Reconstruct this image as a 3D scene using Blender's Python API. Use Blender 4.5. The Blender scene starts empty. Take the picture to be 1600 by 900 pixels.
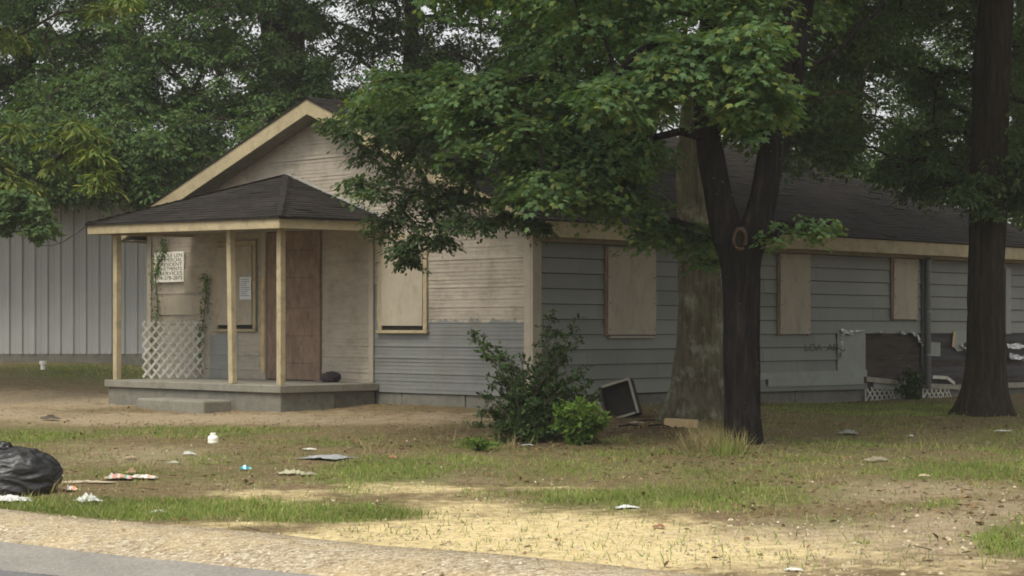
import bpy, math, random
import numpy as np
from mathutils import Vector, Matrix, noise as mnoise

# ------------------------------------------------------------------ camera, sky, sun, exposure
F = 3000.0          # focal length in pixels of a 1600 px wide frame
CAMH = 1.2
HOR = 514.0
scene = bpy.context.scene
cam_data = bpy.data.cameras.new('camera')
cam = bpy.data.objects.new('camera', cam_data)
scene.collection.objects.link(cam)
cam.location = (0, 0, CAMH)
cam.rotation_euler = (math.radians(90), 0, 0)
cam_data.sensor_width = 36.0
cam_data.lens = F / 1600.0 * 36.0
cam_data.shift_y = (HOR - 450.0) / 1600.0
cam_data.clip_start = 0.1
cam_data.clip_end = 2000
scene.camera = cam

SUN_EL, SUN_AZ = 58.0, 205.0      # the light comes from behind and left of the camera
world = bpy.data.worlds.new('World')
scene.world = world
world.use_nodes = True
wn = world.node_tree
bg = wn.nodes['Background']
sky = wn.nodes.new('ShaderNodeTexSky')
sky.sky_type = 'NISHITA'
sky.sun_disc = False
sky.sun_elevation = math.radians(SUN_EL)
sky.sun_rotation = math.radians(SUN_AZ)
sky.dust_density = 4.0
sky.air_density = 1.0
hs = wn.nodes.new('ShaderNodeHueSaturation')
hs.inputs['Saturation'].default_value = 0.04
wn.links.new(sky.outputs['Color'], hs.inputs['Color'])
wn.links.new(hs.outputs['Color'], bg.inputs['Color'])
bg.inputs['Strength'].default_value = 0.12

sun_data = bpy.data.lights.new('sun', 'SUN')
sun_data.energy = 1.5
sun_data.angle = math.radians(25)
sun_data.color = (1.0, 0.91, 0.74)
sun = bpy.data.objects.new('sun', sun_data)
scene.collection.objects.link(sun)
_el, _az = math.radians(SUN_EL), math.radians(SUN_AZ)
sd = Vector((math.sin(_az) * math.cos(_el), math.cos(_az) * math.cos(_el), math.sin(_el)))
sun.rotation_euler = sd.to_track_quat('Z', 'Y').to_euler()

vs = scene.view_settings
vs.view_transform = 'Standard'
vs.look = 'None'
vs.gamma = 1.0
vs.exposure = 0.95
vs.use_curve_mapping = False
scene.cycles.filter_width = 1.8
scene.cycles.max_bounces = 6
scene.cycles.transparent_max_bounces = 4

# ------------------------------------------------------------------ helpers
COL = scene.collection
R = random.Random(7)
RG = np.random.default_rng(11)
c45 = math.cos(math.pi / 4)
CX, CY = 0.303, 28.4               # near corner of the house

def w2(t, d):
    return (CX + t * c45 - d * c45, CY + t * c45 + d * c45)

def fw(px, off=0.0):               # distance along the front wall seen in a pixel column
    u = (px - 800) / F
    bx, by = w2(-off, 0)
    return (bx - u * by) / (c45 * (1 + u))

def sw(px, off=0.0):               # distance along the side wall seen in a pixel column
    u = (px - 800) / F
    bx, by = w2(0, -off)
    return (u * by - bx) / (c45 * (1 - u))

def hz(py, t, d):
    return CAMH + (HOR - py) / F * w2(t, d)[1]

def at(px, py, Y):
    return Vector(((px - 800) / F * Y, Y, CAMH + (HOR - py) / F * Y))

RD = (0.788, -0.616)               # direction the road runs
RN = (0.616, 0.788)                # from the road towards the house
V0 = 8.67

def sstep(a):
    a = np.clip(a, 0, 1)
    return a * a * (3 - 2 * a)

_gv = [-400, -9.6, -9.1, 0.60, 0.75, 3.0, 8.0, 12.3, 14.0, 400]
_gh = [-0.25, -0.25, -0.45, -0.45, -0.235, -0.20, -0.14, -0.10, 0.0, 0.0]

def gz(x, y, rough=True):
    x = np.asarray(x, float); y = np.asarray(y, float)
    v = RN[0] * x + RN[1] * y - V0
    z = np.interp(v, _gv, _gh)
    z = z + 0.40 * sstep((-5.5 - x) / 4) * sstep((y - 34.5) / 8)
    z = z + 0.13 * np.exp(-((x - 2.0) / 0.9) ** 2 - ((y - 24.0) / 1.1) ** 2)
    z = z - 0.09 * sstep((x - 2.5) / 3.0) * sstep((v - 9) / 4)
    if rough:
        k = np.clip((v - 0.8) / 1.0, 0, 1)
        z = z + k * (0.018 * np.sin(1.7 * x + 0.6 * y) * np.sin(1.1 * y - 0.8 * x + 1) +
                     0.010 * np.sin(4.3 * x + 1.3) * np.sin(3.7 * y - 2.1 * x))
    return z

def ground(px, py):
    Y = 20.0
    for _ in range(30):
        x = (px - 800) / F * Y
        z = float(gz(x, Y))
        Yn = (CAMH - z) * F / max(py - HOR, 1)
        Y = 0.5 * Y + 0.5 * Yn
    x = (px - 800) / F * Y
    return Vector((x, Y, float(gz(x, Y))))

class MB:
    def __init__(s):
        s.v = []; s.f = []
    def add(s, vs_, fs_):
        o = len(s.v)
        s.v += [tuple(p) for p in vs_]
        s.f += [tuple(i + o for i in f) for f in fs_]
        return s
    def hexa(s, p):                # 8 points: bottom ring 0-3, top ring 4-7
        return s.add(p, [(3, 2, 1, 0), (4, 5, 6, 7), (0, 1, 5, 4), (1, 2, 6, 5), (2, 3, 7, 6), (3, 0, 4, 7)])
    def box(s, x0, x1, y0, y1, z0, z1):
        return s.hexa([(x0, y0, z0), (x1, y0, z0), (x1, y1, z0), (x0, y1, z0),
                       (x0, y0, z1), (x1, y0, z1), (x1, y1, z1), (x0, y1, z1)])
    def bar(s, a, b, wd, th, up=(0, 0, 1)):   # rectangular bar from a to b
        a = Vector(a); b = Vector(b); d = (b - a).normalized()
        sd_ = d.cross(Vector(up))
        if sd_.length < 1e-4: sd_ = d.cross(Vector((1, 0, 0)))
        sd_.normalize(); u = sd_.cross(d).normalized()
        p = []
        for q in (a, b):
            p += [q - sd_ * wd / 2 - u * th / 2, q + sd_ * wd / 2 - u * th / 2, q + sd_ * wd / 2 + u * th / 2, q - sd_ * wd / 2 + u * th / 2]
        return s.add(p, [(0, 1, 2, 3), (7, 6, 5, 4), (0, 4, 5, 1), (1, 5, 6, 2), (2, 6, 7, 3), (3, 7, 4, 0)])
    def tube(s, pts, rad, n=8, cap=True, fn=None):
        pts = [Vector(p) for p in pts]
        o = len(s.v); m = len(pts)
        ref = Vector((0.31, 0.95, 0.05))
        for i, p in enumerate(pts):
            d = (pts[min(i + 1, m - 1)] - pts[max(i - 1, 0)]).normalized()
            a = d.cross(ref)
            if a.length < 0.05: a = d.cross(Vector((1, 0, 0)))
            a.normalize(); b = a.cross(d)
            for k in range(n):
                th = 2 * math.pi * k / n
                r = rad[i]
                if fn: r *= fn(i / (m - 1), th, p)
                s.v.append(tuple(p + a * (math.cos(th) * r) + b * (math.sin(th) * r)))
        for i in range(m - 1):
            for k in range(n):
                s.f.append((o + i * n + k, o + i * n + (k + 1) % n, o + (i + 1) * n + (k + 1) % n, o + (i + 1) * n + k))
        if cap:
            s.f.append(tuple(o + k for k in range(n))[::-1])
            s.f.append(tuple(o + (m - 1) * n + k for k in range(n)))
        return s
    def mesh(s, name):
        me = bpy.data.meshes.new(name)
        me.from_pydata(s.v, [], s.f)
        return me
    def build(s, name, m, parent=None, smooth=False, kind=None):
        return link(name, s.mesh(name), m, parent, smooth, kind)

def link(name, me, m, parent=None, smooth=False, kind=None, loc=None):
    if m is not None and not me.materials: me.materials.append(m)
    if smooth: me.polygons.foreach_set('use_smooth', [True] * len(me.polygons))
    o = bpy.data.objects.new(name, me)
    COL.objects.link(o)
    if parent: o.parent = parent
    if kind: o['kind'] = kind
    if loc is not None: o.location = loc
    return o

def bevel(o, w, seg=1):
    md = o.modifiers.new('bevel', 'BEVEL'); md.width = w; md.segments = seg; md.limit_method = 'ANGLE'
    return o

def empty(name, loc, rz=0.0, label=None, cat=None, group=None):
    o = bpy.data.objects.new(name, None)
    COL.objects.link(o)
    o.location = loc; o.rotation_euler = (0, 0, rz)
    o.empty_display_size = 0.2
    if label: tag(o, label, cat, group)
    return o

def tag(o, label, cat, group=None):
    o['label'] = label; o['category'] = cat
    if group: o['group'] = group
    return o

# ------------------------------------------------------------------ material helpers
class NT:
    def __init__(s, name):
        s.m = bpy.data.materials.new(name); s.m.use_nodes = True
        s.t = s.m.node_tree; s.b = s.t.nodes['Principled BSDF']
        s._pos = None
    def n(s, typ): return s.t.nodes.new(typ)
    def put(s, sock, val):
        if isinstance(val, bpy.types.NodeSocket): s.t.links.new(val, sock)
        else:
            if isinstance(val, tuple) and len(val) == 3 and sock.type == 'RGBA': val = val + (1,)
            sock.default_value = val
    def pos(s):
        if s._pos is None: s._pos = s.n('ShaderNodeNewGeometry').outputs['Position']
        return s._pos
    def objc(s): return s.n('ShaderNodeTexCoord').outputs['Object']
    def scale(s, vec, sc):
        q = s.n('ShaderNodeMapping'); s.put(q.inputs['Vector'], vec); q.inputs['Scale'].default_value = sc
        return q.outputs[0]
    def noise(s, sc, det=4, vec=None, rough=0.55, dist=0.0):
        q = s.n('ShaderNodeTexNoise'); s.put(q.inputs['Vector'], vec or s.pos())
        q.inputs['Scale'].default_value = sc; q.inputs['Detail'].default_value = det
        q.inputs['Roughness'].default_value = rough; q.inputs['Distortion'].default_value = dist
        return q.outputs['Fac']
    def voro(s, sc, vec=None, out='Distance'):
        q = s.n('ShaderNodeTexVoronoi'); s.put(q.inputs['Vector'], vec or s.pos()); q.inputs['Scale'].default_value = sc
        return q.outputs[out]
    def math(s, op, a, b=0.0, c=0.0):
        q = s.n('ShaderNodeMath'); q.operation = op
        s.put(q.inputs[0], a); s.put(q.inputs[1], b); s.put(q.inputs[2], c)
        return q.outputs[0]
    def ramp(s, fac, stops):
        q = s.n('ShaderNodeValToRGB'); s.put(q.inputs[0], fac)
        e = q.color_ramp.elements
        while len(e) < len(stops): e.new(0.5)
        for el, (p, cl) in zip(e, stops):
            el.position = p
            if not isinstance(cl, tuple): cl = (cl, cl, cl)
            el.color = cl + (1,)
        return q.outputs[0]
    def mix(s, fac, a, b, mode='MIX'):
        q = s.n('ShaderNodeMix'); q.data_type = 'RGBA'; q.blend_type = mode
        s.put(q.inputs[0], fac); s.put(q.inputs[6], a); s.put(q.inputs[7], b)
        return q.outputs[2]
    def sep(s, vec):
        q = s.n('ShaderNodeSeparateXYZ'); s.put(q.inputs[0], vec); return q.outputs
    def attr(s, name):
        q = s.n('ShaderNodeAttribute'); q.attribute_name = name; return q.outputs['Fac']
    def rnd_obj(s): return s.n('ShaderNodeObjectInfo').outputs['Random']
    def island(s): return s.n('ShaderNodeNewGeometry').outputs['Random Per Island']
    def bump(s, h, st=0.4, dist=0.01):
        q = s.n('ShaderNodeBump'); s.put(q.inputs['Height'], h)
        q.inputs['Strength'].default_value = st; q.inputs['Distance'].default_value = dist
        s.t.links.new(q.outputs[0], s.b.inputs['Normal'])
    def col(s, v): s.put(s.b.inputs['Base Color'], v); return s
    def rough(s, v): s.put(s.b.inputs['Roughness'], v); return s
    def metal(s, v): s.put(s.b.inputs['Metallic'], v); return s
    def spec(s, v): s.put(s.b.inputs['Specular IOR Level'], v); return s

def simple(name, base, rough=0.7, var=0.25, sc=3.0, bump=0.3, dirt=None, stretch=None, spec=0.3, metal=0.0):
    t = NT(name)
    vec = t.pos()
    if stretch: vec = t.scale(vec, stretch)
    n1 = t.noise(sc, 5, vec)
    n2 = t.noise(sc * 7.3, 4, vec)
    lo = tuple(b * (1 - var) for b in base); hi = tuple(min(1, b * (1 + var)) for b in base)
    cl = t.ramp(n1, [(0.3, lo), (0.7, hi)])
    cl = t.mix(0.35, cl, t.ramp(n2, [(0.3, lo), (0.7, hi)]))
    if dirt:
        cl = t.mix(t.ramp(t.noise(sc * 1.9, 6, vec, 0.7), [(0.5, 0.0), (0.72, 0.75)]), cl, dirt)
    t.col(cl).rough(rough).spec(spec).metal(metal)
    if bump: t.bump(n2, bump, 0.01)
    return t.m

M = {}
M['fascia'] = simple('cream_trim_paint', (0.335, 0.28, 0.172), 0.7, 0.2, 3.0, 0.4, (0.17, 0.14, 0.095))
M['board'] = simple('plywood_board_paint', (0.335, 0.297, 0.227), 0.8, 0.13, 2.0, 0.35, (0.235, 0.2, 0.15), (1.3, 1.3, 0.6))
M['board_front'] = simple('pale_board_paint', (0.34, 0.30, 0.232), 0.8, 0.13, 2.2, 0.35, (0.24, 0.2, 0.15), (1.3, 1.3, 0.6))
M['raw_wood'] = simple('weathered_raw_plywood', (0.205, 0.138, 0.098), 0.9, 0.4, 4.0, 0.5, (0.11, 0.075, 0.055), (2, 2, 0.8))
M['wood'] = simple('pale_lumber', (0.45, 0.33, 0.18), 0.8, 0.25, 4.0, 0.3, (0.2, 0.13, 0.07))
M['graywood'] = simple('weathered_grey_lumber', (0.25, 0.235, 0.19), 0.85, 0.25, 4.0, 0.3, (0.15, 0.13, 0.1))
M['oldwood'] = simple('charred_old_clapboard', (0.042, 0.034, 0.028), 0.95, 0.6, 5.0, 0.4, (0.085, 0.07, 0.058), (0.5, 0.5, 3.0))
M['oldwood_grey'] = simple('old_blue_grey_clapboard', (0.062, 0.060, 0.060), 0.95, 0.3, 5.0, 0.4, (0.035, 0.031, 0.029), (0.5, 0.5, 3.0))
M['concrete'] = simple('porch_concrete', (0.175, 0.165, 0.135), 0.9, 0.22, 3.0, 0.5, (0.10, 0.095, 0.065))
M['block'] = simple('foundation_block', (0.145, 0.138, 0.115), 0.9, 0.22, 4.0, 0.5, (0.08, 0.075, 0.05))
M['lattice'] = simple('white_lattice_paint', (0.80, 0.79, 0.72), 0.6, 0.05, 4.0, 0.1, (0.5, 0.48, 0.38))
M['lattice_dirty'] = simple('dirty_lattice_paint', (0.52, 0.50, 0.43), 0.7, 0.2, 4.0, 0.1, (0.25, 0.23, 0.18))
M['pipe'] = simple('grey_downspout', (0.20, 0.215, 0.205), 0.5, 0.1, 3.0, 0.1, (0.13, 0.13, 0.12))
M['dark'] = simple('dark_interior', (0.02, 0.018, 0.016), 0.9, 0.2, 3.0, 0)
M['white'] = simple('white_plastic', (0.78, 0.76, 0.68), 0.4, 0.06, 8.0, 0.1, (0.5, 0.45, 0.33), spec=0.5)
M['flashing'] = simple('metal_flashing', (0.30, 0.29, 0.27), 0.6, 0.3, 6.0, 0.2, (0.14, 0.11, 0.09))
M['ink'] = simple('sign_ink', (0.06, 0.06, 0.055), 0.6, 0.2, 20, 0)
M['ink_faded'] = simple('faded_graffiti_ink', (0.07, 0.075, 0.07), 0.8, 0.3, 30, 0)
M['cable'] = simple('black_cable', (0.03, 0.03, 0.03), 0.6, 0.1, 5, 0)

def mk_siding():
    t = NT('grey_green_lap_siding')
    base = t.mix(t.rnd_obj(), (0.145, 0.156, 0.138), (0.192, 0.201, 0.178))
    n = t.noise(1.2, 5)
    base = t.mix(t.ramp(n, [(0.35, 0.0), (0.75, 0.5)]), base, (0.24, 0.243, 0.208))
    st = t.noise(2.0, 6, t.scale(t.pos(), (6, 6, 0.6)), 0.7)
    base = t.mix(t.ramp(st, [(0.55, 0.0), (0.8, 0.45)]), base, (0.11, 0.115, 0.095))
    t.col(base).rough(0.65).spec(0.3)
    t.bump(t.noise(35, 3, t.scale(t.pos(), (1, 1, 6))), 0.12, 0.005)
    return t.m
M['siding'] = mk_siding()
M['siding_pale'] = simple('pale_grey_panel', (0.245, 0.258, 0.23), 0.7, 0.12, 2.5, 0.15, (0.2, 0.2, 0.17))

def mk_front():
    t = NT('tan_and_grey_clapboard_paint')
    xyz = t.sep(t.objc()); d, z = xyz[1], xyz[2]
    tan = t.ramp(t.noise(1.3, 6), [(0.3, (0.30, 0.262, 0.208)), (0.7, (0.385, 0.34, 0.272))])
    st = t.noise(1.5, 7, t.scale(t.pos(), (2.5, 2.5, 14)), 0.75)
    tan = t.mix(t.ramp(st, [(0.50, 0.0), (0.74, 0.8)]), tan, (0.205, 0.172, 0.135))
    grey = t.ramp(t.noise(2.2, 5), [(0.3, (0.134, 0.140, 0.134)), (0.7, (0.176, 0.181, 0.171))])
    gst = t.noise(1.2, 6, t.scale(t.pos(), (7, 7, 1.0)), 0.7)
    grey = t.mix(t.ramp(gst, [(0.55, 0.0), (0.8, 0.5)]), grey, (0.205, 0.20, 0.18))
    edge = t.math('MULTIPLY', t.math('SUBTRACT', t.noise(6, 6, None, 0.7), 0.5), 0.34)
    ze = t.math('ADD', z, edge)
    g1 = t.math('MULTIPLY', t.math('LESS_THAN', ze, 1.33), t.math('LESS_THAN', t.math('ADD', d, t.math('MULTIPLY', edge, 0.15)), 3.60))
    g2 = t.math('MULTIPLY', t.math('LESS_THAN', ze, 1.95), t.math('MULTIPLY', t.math('GREATER_THAN', d, 3.49), t.math('LESS_THAN', d, 3.60)))
    cl = t.mix(t.math('MAXIMUM', g1, g2), tan, grey)
    g3 = t.math('MULTIPLY', t.math('LESS_THAN', ze, 1.12), t.math('MULTIPLY', t.math('GREATER_THAN', d, 7.15), t.math('LESS_THAN', d, 8.0)))
    cl = t.mix(t.math('MULTIPLY', g3, 0.85), cl, (0.22, 0.235, 0.23))
    # mildew and splash dirt
    mil = t.ramp(t.noise(2.3, 8, None, 0.78), [(0.48, 0.0), (0.72, 0.6)])
    cl = t.mix(mil, cl, (0.14, 0.125, 0.095))
    t.col(cl).rough(0.75).spec(0.25)
    t.bump(t.noise(30, 4, t.scale(t.pos(), (1, 1, 5))), 0.2, 0.006)
    return t.m
M['front'] = mk_front()

def mk_roof():
    t = NT('dark_asphalt_shingle')
    cl = t.ramp(t.island(), [(0.0, (0.013, 0.0115, 0.0105)), (1.0, (0.026, 0.0225, 0.020))])
    cl = t.mix(t.ramp(t.noise(0.9, 6), [(0.45, 0.0), (0.7, 0.7)]), cl, (0.034, 0.028, 0.024))
    cl = t.mix(t.ramp(t.noise(14, 5), [(0.6, 0.0), (0.75, 0.5)]), cl, (0.06, 0.048, 0.038))
    t.col(cl).rough(0.95).spec(0.15)
    t.bump(t.noise(120, 2), 0.4, 0.004)
    return t.m
M['roof'] = mk_roof()

def mk_metal():
    t = NT('grey_corrugated_steel')
    b = t.ramp(t.noise(0.7, 5), [(0.3, (0.345, 0.345, 0.328)), (0.7, (0.42, 0.42, 0.398))])
    st = t.noise(1.0, 6, t.scale(t.pos(), (5, 5, 0.25)), 0.7)
    b = t.mix(t.ramp(st, [(0.52, 0.0), (0.8, 0.5)]), b, (0.25, 0.24, 0.21))
    b = t.mix(t.math('MULTIPLY', t.rnd_obj(), 0.18), b, (0.29, 0.29, 0.283))
    t.col(b).rough(0.5).spec(0.4)
    return t.m
M['steel'] = mk_metal()

def mk_bark(name, c0, c1, c2, fleck=0.0, moss=0.0, sc=1.0):
    t = NT(name)
    vec = t.scale(t.pos(), (9 * sc, 9 * sc, 1.6 * sc))
    a = t.noise(1.6, 7, vec, 0.65, 0.6)
    v = t.voro(1.3, vec)
    cl = t.ramp(a, [(0.32, c0), (0.55, c1), (0.75, c2)])
    if moss: cl = t.mix(t.ramp(t.noise(1.7, 5), [(0.45, 0.0), (0.7, moss)]), cl, (0.155, 0.165, 0.095))
    if moss: cl = t.mix(t.ramp(t.noise(3.4, 7, None, 0.7), [(0.53, 0.0), (0.66, 0.75)]), cl, (0.27, 0.26, 0.20))
    if fleck:
        fv = t.voro(11.0, t.scale(t.pos(), (1, 1, 1.1)))
        fv2 = t.noise(4, 3)
        m_ = t.math('MULTIPLY', t.math('LESS_THAN', fv, t.math('MULTIPLY', t.noise(6, 2), 0.16)), t.math('GREATER_THAN', fv2, 0.55))
        cl = t.mix(t.math('MULTIPLY', m_, t.noise(9, 3)), cl, (0.40, 0.385, 0.35))
    t.col(cl).rough(0.95).spec(0.15)
    t.bump(t.math('ADD', a, t.math('MULTIPLY', v, 0.6)), 1.0, 0.07)
    return t.m
M['bark_dark'] = mk_bark('dark_wet_bark', (0.006, 0.005, 0.0045), (0.019, 0.0155, 0.014), (0.052, 0.040, 0.034), fleck=1)
M['bark_light'] = mk_bark('lichened_grey_bark', (0.042, 0.035, 0.022), (0.105, 0.090, 0.060), (0.165, 0.145, 0.10), moss=0.7)
M['bark_brown'] = mk_bark('brown_furrowed_bark', (0.017, 0.0135, 0.0095), (0.036, 0.028, 0.019), (0.062, 0.05, 0.035))
M['bark_far'] = mk_bark('far_tree_bark', (0.02, 0.016, 0.012), (0.05, 0.04, 0.03), (0.08, 0.065, 0.05))  # dark brown bark of the trees behind the house
M['scar'] = simple('pale_branch_scar', (0.085, 0.054, 0.036), 0.95, 0.55, 16, 0.8, (0.03, 0.02, 0.015))

def mk_leaf(name, cols, trans=0.35, gloss=0.12):
    t = NT(name)
    n = len(cols)
    cl = t.ramp(t.island(), [(i / (n - 1), c) for i, c in enumerate(cols)])
    big = t.ramp(t.noise(0.8, 3), [(0.35, 0.78), (0.65, 1.2)])
    cl = t.mix(1.0, cl, big, 'MULTIPLY')
    t.col(cl).rough(0.65).spec(gloss)
    tr = t.n('ShaderNodeBsdfTranslucent'); t.put(tr.inputs['Color'], t.mix(1.0, cl, (1.25, 1.35, 0.6), 'MULTIPLY'))
    ms = t.n('ShaderNodeMixShader'); ms.inputs[0].default_value = trans
    t.t.links.new(t.b.outputs[0], ms.inputs[1]); t.t.links.new(tr.outputs[0], ms.inputs[2])
    t.t.links.new(ms.outputs[0], t.t.nodes['Material Output'].inputs['Surface'])
    return t.m
M['maple'] = mk_leaf('maple_leaf', [(0.072, 0.128, 0.056), (0.098, 0.172, 0.074), (0.116, 0.198, 0.082), (0.135, 0.213, 0.082), (0.20, 0.23, 0.06)], 0.42)
M['oval'] = mk_leaf('oval_leaf', [(0.050, 0.084, 0.043), (0.070, 0.115, 0.054), (0.090, 0.142, 0.062), (0.118, 0.162, 0.060)], 0.42)
M['oak'] = mk_leaf('dark_oak_leaf', [(0.056, 0.098, 0.046), (0.080, 0.132, 0.058), (0.100, 0.158, 0.064), (0.126, 0.176, 0.062)], 0.42)
M['far_leaf'] = mk_leaf('far_tree_leaf', [(0.050, 0.092, 0.040), (0.070, 0.124, 0.048), (0.090, 0.152, 0.054), (0.122, 0.176, 0.052)], 0.42)
M['willow'] = mk_leaf('yellow_green_long_leaf', [(0.07, 0.12, 0.03), (0.10, 0.16, 0.04), (0.17, 0.21, 0.05), (0.24, 0.24, 0.06)])
M['sprig'] = mk_leaf('fresh_green_leaf', [(0.08, 0.15, 0.03), (0.115, 0.20, 0.038), (0.17, 0.255, 0.052)])
M['bush'] = mk_leaf('dark_shrub_leaf', [(0.025, 0.050, 0.020), (0.038, 0.072, 0.026), (0.055, 0.095, 0.032), (0.09, 0.13, 0.04)])
M['vine'] = mk_leaf('vine_leaf', [(0.07, 0.12, 0.035), (0.10, 0.16, 0.05), (0.14, 0.19, 0.06)])
M['grass'] = mk_leaf('green_grass_blade', [(0.09, 0.145, 0.03), (0.13, 0.20, 0.04), (0.18, 0.245, 0.052), (0.25, 0.265, 0.09), (0.31, 0.27, 0.13)], 0.3)
M['drygrass'] = mk_leaf('dry_grass_blade', [(0.16, 0.13, 0.06), (0.24, 0.19, 0.09), (0.33, 0.27, 0.14), (0.15, 0.16, 0.05)], 0.2)
M['litter_leaf'] = mk_leaf('fallen_leaf', [(0.07, 0.04, 0.02), (0.13, 0.075, 0.035), (0.20, 0.12, 0.06), (0.10, 0.09, 0.03)], 0.1)
M['stem'] = simple('twig_bark', (0.07, 0.055, 0.035), 0.9, 0.3, 8, 0)

def mk_bag():
    t = NT('black_bin_bag_film')
    t.col(t.ramp(t.noise(3, 4), [(0.3, (0.010, 0.010, 0.011)), (0.7, (0.022, 0.021, 0.022))])).rough(0.36).spec(0.5)
    t.bump(t.noise(16, 5, t.scale(t.pos(), (1, 1, 2.2)), 0.55, 1.2), 0.4, 0.02)
    return t.m
M['bag'] = mk_bag()
def mk_foil():
    t = NT('torn_silver_foil')
    t.col(t.ramp(t.noise(18, 4), [(0.35, (0.30, 0.31, 0.31)), (0.6, (0.85, 0.86, 0.86))])).rough(0.25).metal(0.85)
    t.bump(t.noise(30, 5, None, 0.6, 2.0), 1.0, 0.03)
    return t.m
M['foil'] = mk_foil()

# ------------------------------------------------------------------ ground, road, kerb
GREEN = [(1000, 725, 700, 40, 0.42), (250, 735, 420, 45, 0.36), (1420, 670, 300, 40, 0.36), (1430, 720, 260, 22, 0.36), (1120, 770, 240, 22, 0.6), (560, 690, 300, 14, 0.42), (200, 797, 330, 17, 1.2), (500, 803, 200, 15, 0.95), (330, 790, 160, 10, 0.9), (610, 735, 130, 22, 0.9), (720, 722, 120, 10, 0.7), (980, 782, 190, 20, 0.8),
         (560, 770, 60, 16, 0.5), (1120, 800, 90, 10, 0.45),
         (50, 682, 120, 16, 0.9), (300, 676, 220, 9, 0.8), (520, 692, 140, 10, 0.35), (350, 712, 90, 14, 0.35), (1500, 738, 170, 16, 0.8), (1580, 842, 70, 32, 0.8),
         (100, 585, 160, 16, 1.0), (240, 580, 60, 14, 0.8), (1400, 640, 220, 13, 0.85), (1380, 690, 220, 18, 0.45), (1560, 690, 120, 26, 0.5), (760, 770, 60, 8, 0.3),
         (1290, 700, 120, 25, 0.45), (1100, 740, 120, 16, 0.45), (900, 745, 200, 12, 0.35), (430, 735, 120, 18, 0.35), (1290, 815, 120, 14, 0.5),
         (740, 700, 60, 7, 0.5), (960, 690, 60, 10, 0.6), (-150, 690, 150, 40, 0.6), (1750, 700, 150, 60, 0.6), (280, 725, 80, 16, 0.3), (1450, 790, 90, 10, 0.35), (1330, 850, 60, 8, 0.5)]
SAND = [(800, 838, 320, 34, 1.35), (1020, 866, 360, 30, 1.2), (560, 850, 220, 20, 1.05), (420, 775, 120, 13, 0.65), (650, 765, 130, 10, 0.75), (860, 763, 80, 4, 0.6), (720, 795, 110, 16, 0.85),
        (980, 818, 160, 10, 0.75), (1250, 850, 230, 30, 0.5), (1420, 885, 260, 24, 0.5), (330, 850, 150, 8, 0.7), (560, 758, 60, 5, 0.5)]
PALE = [(60, 625, 180, 14, 1.0), (280, 655, 330, 9, 0.95), (620, 655, 220, 10, 0.75), (-60, 650, 160, 14, 0.9), (230, 712, 150, 16, 0.7), (1420, 768, 170, 22, 0.7), (1560, 800, 130, 24, 0.7), (420, 760, 140, 14, 0.4), (700, 750, 90, 9, 0.5), (1250, 850, 320, 40, 0.9), (1500, 840, 260, 50, 0.8)]
DARKL = [(830, 690, 260, 14, 1.0), (1010, 675, 130, 22, 1.0), (1080, 710, 120, 20, 0.6), (680, 690, 70, 12, 0.7), (1450, 665, 180, 14, 0.55)]

def conv(lst):
    out = []
    for px, py, rx, ry, w in lst:
        g = ground(px, py); a = ground(px, max(py - ry, 522)); b = ground(px, py + ry)
        out.append((g.x, (a.y + b.y) / 2, rx / F * g.y, max((a.y - b.y) / 2, 0.1), g.x / g.y, w))
    return out
GREEN, SAND, PALE, DARKL = conv(GREEN), conv(SAND), conv(PALE), conv(DARKL)

def field(lst, x, y):
    s = np.zeros_like(x)
    for cx, cy, rx, ry, sl, w in lst:
        dx = (x - cx - sl * (y - cy)) / rx; dy = (y - cy) / ry
        s = np.maximum(s, w * np.clip(1.35 - np.sqrt(dx * dx + dy * dy) * 0.9, 0, 1))
    return s

def axis(lo, hi, seg):
    pts = []
    for a, b, st in seg: pts += list(np.arange(a, b, st))
    return np.array(sorted(set([round(p, 4) for p in pts] + [lo, hi])))
ua = axis(-400, 400, [(-400, -40, 30), (-40, -28, 1.0), (-28, 6, 0.13), (6, 25, 0.6), (25, 60, 3), (60, 400, 30)])
va = axis(-400, 400, [(-400, -12, 20), (-9.6, -9.0, 0.5), (-1, 0.6, 0.8), (0.60, 0.76, 0.15), (0.75, 15, 0.13), (15, 36, 0.4), (36, 80, 4), (80, 400, 40)])
U, V = np.meshgrid(ua, va)
GX = U * RD[0] + (V + V0) * RN[0]; GY = U * RD[1] + (V + V0) * RN[1]
GZ = gz(GX, GY)
jit = RG.normal(0, 0.004, GX.shape) * ((V > 1.0) & (V < 20))
nu, nv = len(ua), len(va)
co = np.stack([GX, GY, GZ + jit], -1).reshape(-1, 3)

def np_mesh(name, co, faces, attrs=None):
    me = bpy.data.meshes.new(name)
    k = faces.shape[1]
    me.vertices.add(len(co)); me.vertices.foreach_set('co', co.astype(np.float32).ravel())
    me.loops.add(faces.size); me.loops.foreach_set('vertex_index', faces.astype(np.int32).ravel())
    me.polygons.add(len(faces)); me.polygons.foreach_set('loop_start', np.arange(0, faces.size, k, dtype=np.int32))
    for n_, a in (attrs or {}).items():
        at_ = me.attributes.new(n_, 'FLOAT', 'POINT'); at_.data.foreach_set('value', a.astype(np.float32).ravel())
    me.update(calc_edges=True)
    return me

idx = np.arange(nu * nv).reshape(nv, nu)
gf = np.stack([idx[:-1, :-1], idx[:-1, 1:], idx[1:, 1:], idx[1:, :-1]], -1).reshape(-1, 4)
GRN, SND, PLE, DRK = field(GREEN, GX, GY), field(SAND, GX, GY), field(PALE, GX, GY), field(DARKL, GX, GY)
gme = np_mesh('ground', co, gf, {'green': GRN, 'sand': SND, 'pale': PLE, 'leafy': DRK})

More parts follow.
